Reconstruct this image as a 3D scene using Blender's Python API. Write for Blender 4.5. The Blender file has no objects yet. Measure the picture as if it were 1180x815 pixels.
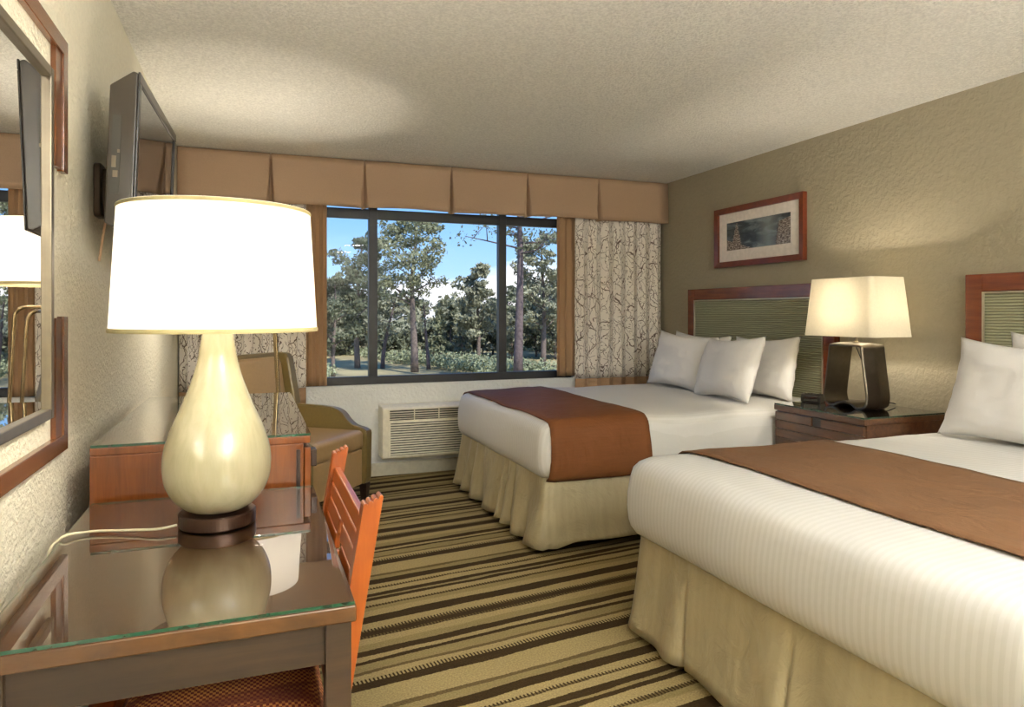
import bpy, bmesh, math, random
from mathutils import Vector, Matrix, noise
from mathutils.bvhtree import BVHTree
PI = math.pi
scn = bpy.context.scene
C = scn.collection
XR, XL, D, H = 3.49, -0.49, 5.47, 2.44
EYE = 1.275
TH = math.atan(300/800.0)

# ------------------------------------------------------------------ materials
def S(r, g, b):
    f = lambda c: (c/255/12.92) if c/255 <= .04045 else ((c/255+.055)/1.055)**2.4
    return (f(r), f(g), f(b), 1)

def new_mat(name):
    m = bpy.data.materials.new(name); m.use_nodes = True
    nt = m.node_tree
    return m, nt, nt.nodes, nt.links, nt.nodes['Principled BSDF']

def coords(nt, kind='Object', scale=(1, 1, 1), rot=(0, 0, 0)):
    tc = nt.nodes.new('ShaderNodeTexCoord'); mp = nt.nodes.new('ShaderNodeMapping')
    mp.inputs['Scale'].default_value = scale; mp.inputs['Rotation'].default_value = rot
    nt.links.new(tc.outputs[kind], mp.inputs['Vector'])
    return mp.outputs['Vector']

def noise_node(nt, vec, scale, detail=3, rough=.5, dist=0):
    n = nt.nodes.new('ShaderNodeTexNoise')
    n.inputs['Scale'].default_value = scale; n.inputs['Detail'].default_value = detail
    n.inputs['Roughness'].default_value = rough; n.inputs['Distortion'].default_value = dist
    if vec is not None: nt.links.new(vec, n.inputs['Vector'])
    return n.outputs['Fac']

def ramp(nt, fac, stops, interp='LINEAR'):
    r = nt.nodes.new('ShaderNodeValToRGB'); r.color_ramp.interpolation = interp
    el = r.color_ramp.elements
    while len(el) > 1: el.remove(el[-1])
    el[0].position = stops[0][0]; el[0].color = stops[0][1]
    for p, c in stops[1:]:
        e = el.new(p); e.color = c
    nt.links.new(fac, r.inputs['Fac'])
    return r.outputs['Color']

def math_node(nt, op, a, b=None, c=None, clamp=False):
    n = nt.nodes.new('ShaderNodeMath'); n.operation = op; n.use_clamp = clamp
    for i, v in enumerate((a, b, c)):
        if v is None: continue
        if isinstance(v, (int, float)): n.inputs[i].default_value = v
        else: nt.links.new(v, n.inputs[i])
    return n.outputs[0]

def mix_col(nt, fac, a, b, mode='MIX'):
    n = nt.nodes.new('ShaderNodeMix'); n.data_type = 'RGBA'; n.blend_type = mode
    for i, v in ((0, fac), (6, a), (7, b)):
        if isinstance(v, (int, float, tuple)): n.inputs[i].default_value = v
        else: nt.links.new(v, n.inputs[i])
    return n.outputs[2]

def bump(nt, h, strength, dist, bsdf):
    b = nt.nodes.new('ShaderNodeBump'); b.inputs['Strength'].default_value = strength
    b.inputs['Distance'].default_value = dist
    nt.links.new(h, b.inputs['Height']); nt.links.new(b.outputs['Normal'], bsdf.inputs['Normal'])

def plain(name, col, rough=.5, metal=0, spec=.5, nscale=0, namt=.08, bmp=0, coat=0):
    m, nt, N, L, B = new_mat(name)
    B.inputs['Base Color'].default_value = col; B.inputs['Roughness'].default_value = rough
    B.inputs['Metallic'].default_value = metal; B.inputs['Specular IOR Level'].default_value = spec
    B.inputs['Coat Weight'].default_value = coat
    v = coords(nt)
    f = noise_node(nt, v, nscale or 30, 4)
    d = tuple(c*(1-namt) for c in col[:3])+(1,); u = tuple(min(1, c*(1+namt)) for c in col[:3])+(1,)
    L.new(ramp(nt, f, [(.3, d), (.7, u)]), B.inputs['Base Color'])
    if bmp: bump(nt, f, bmp, .004, B)
    return m

def wood(name, c0, c1, rough=.3, scale=(1, 14, 14), coat=.3):
    m, nt, N, L, B = new_mat(name)
    v = coords(nt, 'Object', scale)
    f = noise_node(nt, v, 3.2, 6, .62, .8)
    f2 = noise_node(nt, coords(nt, 'Object', (1, 1, 1)), 3.0, 3, .5, .5)
    a = ramp(nt, f, [(.3, c0), (.68, c1)])
    dk = tuple(x*.55 for x in c0[:3])+(1,)
    L.new(mix_col(nt, math_node(nt, 'MULTIPLY', ramp(nt, f2, [(.45, (0, 0, 0, 1)), (.7, (1, 1, 1, 1))]), .5), a, dk), B.inputs['Base Color'])
    B.inputs['Roughness'].default_value = rough; B.inputs['Coat Weight'].default_value = coat
    B.inputs['Coat Roughness'].default_value = .15
    bump(nt, f, .06, .002, B)
    return m

def textured_wall(name, col, bscale=55, bstr=.5, spd=.06, bd=.006):
    m, nt, N, L, B = new_mat(name)
    v = coords(nt)
    f = noise_node(nt, v, bscale, 3, .55)
    g = ramp(nt, f, [(.38, (0, 0, 0, 1)), (.62, (1, 1, 1, 1))])
    d = tuple(c*(1-spd) for c in col[:3])+(1,); u = tuple(min(1, c*(1+spd)) for c in col[:3])+(1,)
    L.new(ramp(nt, f, [(.35, d), (.65, u)]), B.inputs['Base Color'])
    B.inputs['Roughness'].default_value = .75; B.inputs['Specular IOR Level'].default_value = .25
    bump(nt, g, bstr, bd, B)
    return m

M = {}
M['ceiling'] = textured_wall('ceiling popcorn', S(243, 241, 234), 85, .75, .10, .008)
M['wall_cream'] = textured_wall('wall cream', S(230, 224, 204), 60, .55, .03, .006)
M['wall_daylit'] = textured_wall('wall below window', S(230, 232, 232), 45, .5, .02, .006)  # cream wall with the window's daylight glare whitened into its colour
M['wall_olive'] = textured_wall('wall olive', S(154, 145, 124), 38, .35, .02, .005)
M['baseboard'] = plain('baseboard paint', S(205, 200, 180), .5)
M['duct_white'] = plain('white plastic', S(236, 230, 212), .4)
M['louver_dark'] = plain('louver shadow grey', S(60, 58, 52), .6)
M['alu'] = plain('dark bronze aluminium', S(38, 38, 42), .45, .3)
M['valance'] = plain('valance fabric', S(168, 140, 114), .6, 0, .4, 160, .05, .1)
M['brown_drape'] = plain('brown lining fabric', S(164, 132, 100), .6, 0, .4, 160, .06, .1)
M['metal_dark'] = plain('dark bronze metal', S(92, 84, 72), .3, .9)
M['lamp_base_dark'] = plain('dark bronze base', S(60, 40, 28), .3, .6)
M['black'] = plain('black plastic', S(38, 34, 30), .28)
M['tv_case'] = plain('dark brown plastic', S(54, 47, 38), .3)
M['brass'] = plain('aged brass tube', S(150, 130, 98), .25, .9)
M['champagne'] = plain('champagne metal', S(120, 110, 94), .32, .7)
M['mount'] = plain('tv mount metal', S(70, 56, 42), .4, .6)
M['cord'] = plain('clear grey cord', S(190, 180, 150), .35)
M['cream_cable'] = plain('cream cable', S(215, 180, 150), .4)
M['desk_wood'] = wood('desk wood', S(66, 42, 26), S(94, 62, 34), .26, (3, 4, 4))
M['desk_wood_shaded'] = wood('desk wood shaded', S(38, 27, 19), S(60, 43, 28), .42, (1.5, 12, 12), .05)  # same wood as the desktop, darkened for the shade below it
M['dresser_wood'] = wood('dresser wood', S(90, 46, 18), S(118, 64, 26), .22, (14, 14, 1.2))
M['frame_wood'] = wood('red frame wood', S(96, 40, 22), S(126, 58, 32), .28, (6, 6, 6))
M['mirror_wood'] = wood('mirror frame wood', S(94, 56, 32), S(120, 76, 44), .25, (8, 1.4, 8))
M['mirror_wood_dark'] = wood('mirror frame inner wood', S(84, 48, 24), S(112, 66, 34), .3, (8, 1.4, 8))
M['headboard_wood'] = wood('headboard wood', S(88, 36, 22), S(124, 62, 32), .26, (12, 1.2, 12))
M['stand_wood'] = wood('nightstand wood', S(70, 44, 30), S(112, 74, 46), .28, (12, 1.2, 12))
M['chair_wood'] = wood('orange pine wood', S(132, 58, 16), S(156, 78, 24), .28, (9, 9, 1.1))
M['armchair_dark'] = plain('olive leather', S(116, 99, 58), .33, 0, .5, 60, .06, .08)
M['armchair_seat'] = plain('taupe leather', S(158, 130, 90), .4, 0, .5, 60, .05, .08)
M['leg_dark'] = plain('espresso leg', S(40, 26, 20), .35)
M['silver_trim'] = plain('silver trim', S(190, 180, 160), .3, .6)
M['mat_board'] = plain('picture mat', S(226, 218, 212), .8)
M['bark'] = plain('tree bark', S(118, 106, 98), .9, 0, .1, 14, .3, .3)
M['bark_pine'] = plain('pine bark', S(104, 92, 90), .9, 0, .1, 10, .35, .3)
M['ground_out'] = plain('dry sage ground', S(158, 148, 112), .95, 0, .1, 1.2, .2)
M['sage'] = plain('sage brush', S(150, 156, 122), .9, 0, .1, 3, .2)

def leaf_mat(name, c):
    m, nt, N, L, B = new_mat(name)
    f = noise_node(nt, coords(nt), 1.6, 3)
    L.new(ramp(nt, f, [(.35, tuple(x*.7 for x in c[:3])+(1,)), (.65, tuple(x*1.25 for x in c[:3])+(1,))]), B.inputs['Base Color'])
    B.inputs['Roughness'].default_value = .8; B.inputs['Specular IOR Level'].default_value = .2
    return m
M['leaf_a'] = leaf_mat('foliage grey green', S(134, 138, 108))
M['leaf_b'] = leaf_mat('foliage dark green', S(108, 113, 90))
M['leaf_c'] = leaf_mat('foliage olive', S(144, 145, 120))

def glass_sheet(name, tint=(1, 1, 1, 1), gain=1.0, ior=1.5, rough=0.0):
    m, nt, N, L, B = new_mat(name); N.remove(B)
    tr = N.new('ShaderNodeBsdfTransparent'); tr.inputs['Color'].default_value = tint
    gl = N.new('ShaderNodeBsdfGlossy'); gl.inputs['Roughness'].default_value = rough
    fr = N.new('ShaderNodeFresnel'); fr.inputs['IOR'].default_value = ior
    mx = N.new('ShaderNodeMixShader')
    geo = N.new('ShaderNodeNewGeometry')
    front = math_node(nt, 'SUBTRACT', 1, geo.outputs['Backfacing'])
    L.new(math_node(nt, 'MULTIPLY', math_node(nt, 'MULTIPLY', fr.outputs[0], gain, clamp=True), front), mx.inputs[0])
    L.new(tr.outputs[0], mx.inputs[1]); L.new(gl.outputs[0], mx.inputs[2])
    L.new(mx.outputs[0], N['Material Output'].inputs['Surface'])
    return m
M['glass_top'] = glass_sheet('glass table top', (.98, .99, .98, 1), 1.9, 1.52, .01)
M['window_glass'] = glass_sheet('window pane', (.93, .93, .94, 1), .25)
M['glass_edge'] = plain('green glass edge', S(18, 62, 44), .12, 0, .8, 40, .3)
m, nt, N, L, B = new_mat('mirror silver'); B.inputs['Metallic'].default_value = 1
B.inputs['Base Color'].default_value = (.93, .93, .92, 1); B.inputs['Roughness'].default_value = 0.0
M['mirror'] = m
m, nt, N, L, B = new_mat('tv screen'); B.inputs['Base Color'].default_value = (.012, .012, .014, 1)
B.inputs['Roughness'].default_value = .02; B.inputs['Specular IOR Level'].default_value = 1.0; B.inputs['IOR'].default_value = 1.9
M['screen'] = m

# carpet: irregular stripes running across the room
m, nt, N, L, B = new_mat('striped carpet')
v = coords(nt, 'Object', (1, 1, 1), (0, 0, math.radians(-7)))
sep = N.new('ShaderNodeSeparateXYZ'); L.new(v, sep.inputs[0])
wob = noise_node(nt, coords(nt, 'Object', (2.2, 16, 1), (0, 0, math.radians(-7))), 1.0, 2)
fine = noise_node(nt, coords(nt, 'Object', (90, 260, 1)), 1.0, 1)
yy = math_node(nt, 'ADD', sep.outputs[1], math_node(nt, 'MULTIPLY', math_node(nt, 'SUBTRACT', wob, .5), .030))
yy = math_node(nt, 'ADD', yy, math_node(nt, 'MULTIPLY', math_node(nt, 'SUBTRACT', fine, .5), .008))
fr = math_node(nt, 'FRACT', math_node(nt, 'MULTIPLY', yy, 1/1.12))
tan1, tan2, dk, mid = S(160, 142, 98), S(142, 125, 84), S(60, 45, 24), S(100, 84, 52)
seq = [(0, tan1), (.055, dk), (.105, tan1), (.15, mid), (.165, tan2), (.215, dk), (.235, tan1), (.26, dk), (.30, tan2), (.34, tan1),
       (.385, mid), (.40, dk), (.43, mid), (.445, tan1), (.50, dk), (.555, tan1), (.60, tan2), (.63, mid), (.645, tan1), (.69, dk),
       (.712, tan2), (.73, dk), (.76, tan1), (.80, mid), (.812, tan1), (.85, dk), (.895, tan2), (.93, mid), (.95, tan1)]
base = ramp(nt, fr, seq, 'CONSTANT')
# stitched bands: short dark dashes across some light bands
dash = N.new('ShaderNodeTexWave'); dash.bands_direction = 'X'; dash.inputs['Scale'].default_value = 22; dash.inputs['Distortion'].default_value = .6
L.new(coords(nt, 'Object', (1, 1, 1), (0, 0, math.radians(-7))), dash.inputs['Vector'])
dm = ramp(nt, fr, [(0, (0, 0, 0, 1)), (.105, (1, 1, 1, 1)), (.125, (0, 0, 0, 1)), (.385, (1, 1, 1, 1)), (.40, (0, 0, 0, 1)), (.43, (1, 1, 1, 1)), (.455, (0, 0, 0, 1)), (.63, (1, 1, 1, 1)), (.65, (0, 0, 0, 1)), (.80, (1, 1, 1, 1)), (.818, (0, 0, 0, 1))], 'CONSTANT')
dd = math_node(nt, 'MULTIPLY', math_node(nt, 'GREATER_THAN', dash.outputs['Fac'], .55), dm)
base = mix_col(nt, dd, base, dk)
pile = noise_node(nt, coords(nt, 'Object', (1, 1, 1)), 150, 2)
L.new(mix_col(nt, .5, base, ramp(nt, pile, [(.3, (.25, .25, .25, 1)), (.7, (1, 1, 1, 1))]), 'MULTIPLY'), B.inputs['Base Color'])
B.inputs['Roughness'].default_value = .95; B.inputs['Specular IOR Level'].default_value = .1
bump(nt, pile, .5, .004, B)
M['carpet'] = m

# bed linen with woven satin stripes at constant Y
m, nt, N, L, B = new_mat('white striped linen')
v = coords(nt)
sep = N.new('ShaderNodeSeparateXYZ'); L.new(v, sep.inputs[0])
sn = math_node(nt, 'SINE', math_node(nt, 'MULTIPLY', sep.outputs[1], 2*PI/.023))
st = math_node(nt, 'GREATER_THAN', sn, 0.0)
L.new(mix_col(nt, st, S(212, 210, 206), S(206, 204, 199)), B.inputs['Base Color'])
L.new(math_node(nt, 'MULTIPLY_ADD', st, .12, .55), B.inputs['Roughness'])
B.inputs['Specular IOR Level'].default_value = .35
bump(nt, noise_node(nt, v, 7, 3), .25, .02, B)
M['linen'] = m
m, nt, N, L, B = new_mat('pillow cotton')
v = coords(nt)
B.inputs['Base Color'].default_value = S(222, 219, 216); B.inputs['Roughness'].default_value = .7
B.inputs['Specular IOR Level'].default_value = .2
bump(nt, noise_node(nt, v, 9, 4), .35, .02, B)
M['pillow'] = m
def cloth(name, c, rough=.65, ws=(60, 60, 60), folds=6):
    m, nt, N, L, B = new_mat(name)
    f = noise_node(nt, coords(nt, 'Object', (1, 1, 1)), folds, 4, .6, 1.2)
    w = noise_node(nt, coords(nt, 'Object', ws), 1, 2)
    L.new(mix_col(nt, .5, ramp(nt, f, [(.3, tuple(x*.93 for x in c[:3])+(1,)), (.7, tuple(min(1, x*1.07) for x in c[:3])+(1,))]),
                  ramp(nt, w, [(.3, tuple(x*.85 for x in c[:3])+(1,)), (.7, tuple(min(1, x*1.12) for x in c[:3])+(1,))])), B.inputs['Base Color'])
    B.inputs['Roughness'].default_value = rough; B.inputs['Specular IOR Level'].default_value = .4 if 'skirt' in name else .08
    bump(nt, f, .5, .02, B)
    return m
M['skirt'] = cloth('bed skirt taffeta', S(170, 158, 126), .42, (30, 30, 2), 9)
M['runner'] = cloth('bed scarf cloth', S(104, 64, 36), .62, (8, 160, 160), 5)
M['runner2'] = cloth('bed scarf cloth paler', S(112, 82, 58), .62, (160, 8, 160), 5)  # paler, greyer brown than the other scarf

# botanical drape
def botanical(name):
    m, nt, N, L, B = new_mat(name)
    tc = N.new('ShaderNodeTexCoord')
    mp = N.new('ShaderNodeMapping'); L.new(tc.outputs['UV'], mp.inputs['Vector'])
    nz = N.new('ShaderNodeTexNoise'); nz.inputs['Scale'].default_value = 9; nz.inputs['Detail'].default_value = 3
    L.new(mp.outputs[0], nz.inputs['Vector'])
    vm = N.new('ShaderNodeVectorMath'); vm.operation = 'SUBTRACT'; vm.inputs[1].default_value = (.5, .5, .5); L.new(nz.outputs['Color'], vm.inputs[0])
    vs = N.new('ShaderNodeVectorMath'); vs.operation = 'SCALE'; vs.inputs['Scale'].default_value = .10; L.new(vm.outputs[0], vs.inputs[0])
    va = N.new('ShaderNodeVectorMath'); va.operation = 'ADD'; L.new(mp.outputs[0], va.inputs[0]); L.new(vs.outputs[0], va.inputs[1])
    masks = []
    for sx, sz, wdt, off, gt in ((9, 2.6, .015, 0, .34), (15, 5.5, .018, 5.3, .40), (24, 11, .026, 9.1, .44)):
        m2 = N.new('ShaderNodeMapping'); m2.inputs['Scale'].default_value = (sx, sz, 1); m2.inputs['Location'].default_value = (off, off, 0)
        L.new(va.outputs[0], m2.inputs['Vector'])
        vo = N.new('ShaderNodeTexVoronoi'); vo.feature = 'DISTANCE_TO_EDGE'; vo.voronoi_dimensions = '2D'; vo.inputs['Scale'].default_value = 1
        L.new(m2.outputs[0], vo.inputs['Vector'])
        ln = math_node(nt, 'LESS_THAN', vo.outputs['Distance'], wdt)
        gate = noise_node(nt, m2.outputs[0], .9, 1)
        masks.append(math_node(nt, 'MULTIPLY', ln, math_node(nt, 'GREATER_THAN', gate, gt)))
    vo = N.new('ShaderNodeTexVoronoi'); vo.feature = 'F1'; vo.voronoi_dimensions = '2D'; vo.inputs['Scale'].default_value = 24
    L.new(va.outputs[0], vo.inputs['Vector'])
    dots = math_node(nt, 'LESS_THAN', vo.outputs['Distance'], .10)
    mk = math_node(nt, 'MAXIMUM', math_node(nt, 'MAXIMUM', masks[0], masks[1]), math_node(nt, 'MAXIMUM', masks[2], dots))
    L.new(mix_col(nt, mk, S(232, 225, 216), S(108, 92, 84)), B.inputs['Base Color'])
    B.inputs['Roughness'].default_value = .7; B.inputs['Specular IOR Level'].default_value = .3
    return m
M['botanical'] = botanical('botanical print fabric')

# headboard ribbed fabric
m, nt, N, L, B = new_mat('ribbed green fabric')
sep = N.new('ShaderNodeSeparateXYZ'); L.new(coords(nt), sep.inputs[0])
wb = noise_node(nt, coords(nt, 'Object', (1, 3, 40)), 1, 2)
zz = math_node(nt, 'ADD', sep.outputs[2], math_node(nt, 'MULTIPLY', wb, .006))
sn = math_node(nt, 'SINE', math_node(nt, 'MULTIPLY', zz, 2*PI/.0145))
f = math_node(nt, 'MULTIPLY_ADD', sn, .5, .5)
L.new(ramp(nt, f, [(.0, S(116, 114, 86)), (.35, S(146, 145, 118)), (1, S(164, 164, 138))]), B.inputs['Base Color'])
B.inputs['Roughness'].default_value = .6
bump(nt, f, .7, .006, B)
M['ribbed'] = m

# chair seat weave
m, nt, N, L, B = new_mat('woven seat fabric')
ck = N.new('ShaderNodeTexChecker'); ck.inputs['Scale'].default_value = 1
L.new(coords(nt, 'Object', (170, 120, 120)), ck.inputs['Vector'])
ck.inputs['Color1'].default_value = S(196, 132, 66); ck.inputs['Color2'].default_value = S(104, 30, 18)
f = noise_node(nt, coords(nt, 'Object', (3, 40, 40)), 1, 2)
L.new(mix_col(nt, ramp(nt, f, [(.42, (0, 0, 0, 1)), (.6, (.8, .8, .8, 1))]), ck.outputs['Color'], S(92, 26, 16)), B.inputs['Base Color'])
B.inputs['Roughness'].default_value = .8
M['weave'] = m

# lamp ceramic: brushed glaze, paler and more opaque towards the neck
m, nt, N, L, B = new_mat('brushed cream glaze')
v = coords(nt, 'Object', (26, 26, 3))
f = noise_node(nt, v, 1.0, 5, .65, .4)
sep = N.new('ShaderNodeSeparateXYZ'); L.new(coords(nt), sep.inputs[0])
strk = ramp(nt, f, [(.4, (0, 0, 0, 1)), (.66, (1, 1, 1, 1))])
L.new(mix_col(nt, math_node(nt, 'MULTIPLY', strk, .55), S(192, 184, 150), S(164, 157, 124)), B.inputs['Base Color'])
B.inputs['Roughness'].default_value = .22; B.inputs['Coat Weight'].default_value = .4
M['glaze'] = m

def shade_mat(name, col, trans=.6, glow=0):
    m, nt, N, L, B = new_mat(name); N.remove(B)
    d = N.new('ShaderNodeBsdfDiffuse'); d.inputs[0].default_value = col
    t = N.new('ShaderNodeBsdfTranslucent'); t.inputs[0].default_value = col
    w = noise_node(nt, coords(nt, 'Object', (90, 90, 90)), 1, 2)
    cc = ramp(nt, w, [(.3, tuple(x*.94 for x in col[:3])+(1,)), (.7, col)])
    L.new(cc, d.inputs[0]); L.new(cc, t.inputs[0])
    x = N.new('ShaderNodeMixShader'); x.inputs[0].default_value = trans
    L.new(d.outputs[0], x.inputs[1]); L.new(t.outputs[0], x.inputs[2])
    out = x.outputs[0]
    if glow:
        e = N.new('ShaderNodeEmission'); e.inputs[0].default_value = (1, .95, .86, 1); e.inputs[1].default_value = glow
        a = N.new('ShaderNodeAddShader'); L.new(out, a.inputs[0]); L.new(e.outputs[0], a.inputs[1]); out = a.outputs[0]
    L.new(out, N['Material Output'].inputs['Surface'])
    return m
M['shade'] = shade_mat('white linen shade', S(250, 246, 238), .55, .35)
M['shade_trim'] = plain('shade trim tape', S(214, 200, 150), .7)
M['shade2'] = shade_mat('ivory silk shade', S(214, 208, 192), .45, .03)
m, nt, N, L, B = new_mat('bulb glass'); B.inputs['Emission Color'].default_value = (1, .85, .62, 1); B.inputs['Emission Strength'].default_value = 6
M['bulb'] = m

# misty canyon print
m, nt, N, L, B = new_mat('framed landscape print')
tc = N.new('ShaderNodeTexCoord'); uv = tc.outputs['UV']
sep = N.new('ShaderNodeSeparateXYZ'); L.new(uv, sep.inputs[0]); U, V = sep.outputs[0], sep.outputs[1]
fog = noise_node(nt, uv, 3.2, 5, .6, .6)
base = ramp(nt, fog, [(.3, S(26, 32, 38)), (.5, S(60, 70, 76)), (.62, S(110, 122, 128)), (.8, S(160, 168, 170))])
# brighter mist band left of the right-hand cliff
mist = math_node(nt, 'SUBTRACT', 1, math_node(nt, 'MULTIPLY', math_node(nt, 'ABSOLUTE', math_node(nt, 'SUBTRACT', U, .68)), 5), clamp=True)
base = mix_col(nt, math_node(nt, 'MULTIPLY', mist, .55), base, S(150, 158, 160))
rk = noise_node(nt, uv, 34, 4, .7)
rock = ramp(nt, rk, [(.36, S(30, 26, 24)), (.5, S(112, 98, 90)), (.62, S(206, 198, 190))])
spw = math_node(nt, 'MULTIPLY_ADD', math_node(nt, 'SUBTRACT', .80, V), .10, .015)
spw = math_node(nt, 'ADD', spw, math_node(nt, 'MULTIPLY', math_node(nt, 'SUBTRACT', rk, .5), .10))
sp = math_node(nt, 'LESS_THAN', math_node(nt, 'ABSOLUTE', math_node(nt, 'SUBTRACT', U, .17)), spw)
low = math_node(nt, 'LESS_THAN', V, math_node(nt, 'MULTIPLY_ADD', math_node(nt, 'SUBTRACT', .36, U), .9, math_node(nt, 'MULTIPLY', rk, .12)))
cl = math_node(nt, 'GREATER_THAN', U, math_node(nt, 'ADD', .72, math_node(nt, 'MULTIPLY', math_node(nt, 'ADD', rk, math_node(nt, 'MULTIPLY', V, .45)), .13)))
cl = math_node(nt, 'MULTIPLY', cl, math_node(nt, 'LESS_THAN', V, math_node(nt, 'MULTIPLY_ADD', U, .6, .27)))
mk = math_node(nt, 'MAXIMUM', math_node(nt, 'MAXIMUM', sp, low), cl)
L.new(mix_col(nt, mk, base, rock), B.inputs['Base Color']); B.inputs['Roughness'].default_value = .25
M['print'] = m

# ------------------------------------------------------------------ mesh helpers
def mat_of(p):
    return Matrix.LocRotScale(p.location, p.rotation_euler, None)

def obj(name, bm, mat, parent=None, world=True, smooth=False, bevel=0, seg=2, sub=0, solid=0, angle=40):
    me = bpy.data.meshes.new(name)
    bmesh.ops.recalc_face_normals(bm, faces=bm.faces)
    if smooth:
        for f in bm.faces: f.smooth = True
    if parent is not None and world: bm.transform(mat_of(parent).inverted())
    bm.to_mesh(me); bm.free()
    o = bpy.data.objects.new(name, me); C.objects.link(o)
    for mm in (mat if isinstance(mat, (list, tuple)) else [mat]): me.materials.append(M[mm] if isinstance(mm, str) else mm)
    if parent is not None: o.parent = parent
    if solid:
        s = o.modifiers.new('t', 'SOLIDIFY'); s.thickness = abs(solid); s.offset = 1 if solid > 0 else -1
    if bevel:
        b = o.modifiers.new('b', 'BEVEL'); b.width = bevel; b.segments = seg; b.limit_method = 'ANGLE'; b.angle_limit = math.radians(angle)
        b.harden_normals = False
    if sub:
        s = o.modifiers.new('s', 'SUBSURF'); s.levels = sub; s.render_levels = sub
    return o

def thing(name, label, cat, loc=(0, 0, 0), rz=0, group=None, rot=None):
    o = bpy.data.objects.new(name, None); C.objects.link(o); o.location = loc
    o.rotation_euler = rot if rot else (0, 0, rz); o.empty_display_size = .1
    return tag(o, label, cat, group)

def tag(o, label, cat, group=None, kind=None):
    if label: o['label'] = label
    if cat: o['category'] = cat
    if group: o['group'] = group
    if kind: o['kind'] = kind
    return o

def struct(o): o['kind'] = 'structure'; return o

def box(bm, a, b, mi=0):
    x0, y0, z0 = a; x1, y1, z1 = b
    vs = [bm.verts.new(p) for p in ((x0, y0, z0), (x1, y0, z0), (x1, y1, z0), (x0, y1, z0), (x0, y0, z1), (x1, y0, z1), (x1, y1, z1), (x0, y1, z1))]
    for q in ((0, 3, 2, 1), (4, 5, 6, 7), (0, 1, 5, 4), (1, 2, 6, 5), (2, 3, 7, 6), (3, 0, 4, 7)):
        f = bm.faces.new([vs[i] for i in q]); f.material_index = mi
    return vs

def bbox(*boxes):
    bm = bmesh.new()
    for a, b in boxes: box(bm, a, b)
    return bm

def prism(bm, pts, axis, a, b, mi=0):
    """extrude a closed 2-D outline along an axis from a to b"""
    def P(p, t):
        return {'x': (t, p[0], p[1]), 'y': (p[0], t, p[1]), 'z': (p[0], p[1], t)}[axis]
    v0 = [bm.verts.new(P(p, a)) for p in pts]; v1 = [bm.verts.new(P(p, b)) for p in pts]
    n = len(pts)
    for i in range(n):
        bm.faces.new((v0[i], v0[(i+1) % n], v1[(i+1) % n], v1[i])).material_index = mi
    bm.faces.new(v0[::-1]); bm.faces.new(v1)

def lathe(bm, prof, c=(0, 0), n=64, cap=True):
    rings = []
    for r, z in prof:
        rings.append([bm.verts.new((c[0]+r*math.cos(2*PI*i/n), c[1]+r*math.sin(2*PI*i/n), z)) for i in range(n)])
    for a, b in zip(rings, rings[1:]):
        for i in range(n): bm.faces.new((a[i], a[(i+1) % n], b[(i+1) % n], b[i]))
    if cap:
        bm.faces.new(rings[0][::-1]); bm.faces.new(rings[-1])

def tube(bm, pts, r, n=10, taper=None):
    pts = [Vector(p) for p in pts]; rings = []
    up = Vector((0, 0, 1)); prev = None
    for i, p in enumerate(pts):
        t = (pts[min(i+1, len(pts)-1)]-pts[max(i-1, 0)]).normalized()
        if prev is None:
            a = t.cross(up)
            if a.length < .1: a = t.cross(Vector((1, 0, 0)))
        else:
            a = prev-t*prev.dot(t)
        a.normalize(); prev = a; b = t.cross(a)
        rr = r if taper is None else r*(1+(taper-1)*i/(len(pts)-1))
        rings.append([bm.verts.new(p+rr*(math.cos(2*PI*k/n)*a+math.sin(2*PI*k/n)*b)) for k in range(n)])
    for a, b in zip(rings, rings[1:]):
        for k in range(n): bm.faces.new((a[k], a[(k+1) % n], b[(k+1) % n], b[k]))
    bm.faces.new(rings[0][::-1]); bm.faces.new(rings[-1])

def smooth_path(pts, n=8):
    P = [Vector(p) for p in pts]; P = [P[0]]+P+[P[-1]]; out = []
    for i in range(1, len(P)-2):
        for k in range(n):
            t = k/n
            out.append(.5*((2*P[i])+(-P[i-1]+P[i+1])*t+(2*P[i-1]-5*P[i]+4*P[i+1]-P[i+2])*t*t+(-P[i-1]+3*P[i]-3*P[i+1]+P[i+2])*t**3))
    out.append(P[-2]); return out

def grid(bm, nu, nv, fn, uvfn=None, wrap=False):
    V = [[bm.verts.new(fn(i/(nu-1) if not wrap else i/nu, j/(nv-1))) for j in range(nv)] for i in range(nu)]
    ul = bm.loops.layers.uv.verify() if uvfn else None
    for i in range(nu if wrap else nu-1):
        for j in range(nv-1):
            i2 = (i+1) % nu
            f = bm.faces.new((V[i][j], V[i2][j], V[i2][j+1], V[i][j+1]))
            if ul:
                for l, (a, b) in zip(f.loops, ((i, j), (i2, j), (i2, j+1), (i, j+1))): l[ul].uv = uvfn(a/(nu-1), b/(nv-1))
    return V

def slab_glass(name, x0, y0, x1, y1, z, t, parent):
    bm = bmesh.new(); vs = box(bm, (x0, y0, z), (x1, y1, z+t))
    bm.faces.ensure_lookup_table()
    for f in bm.faces:
        c = f.calc_center_median()
        if abs(c.z-z) > 1e-5 and abs(c.z-z-t) > 1e-5: f.material_index = 1
    return obj(name, bm, ['glass_top', 'glass_edge'], parent)

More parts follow.
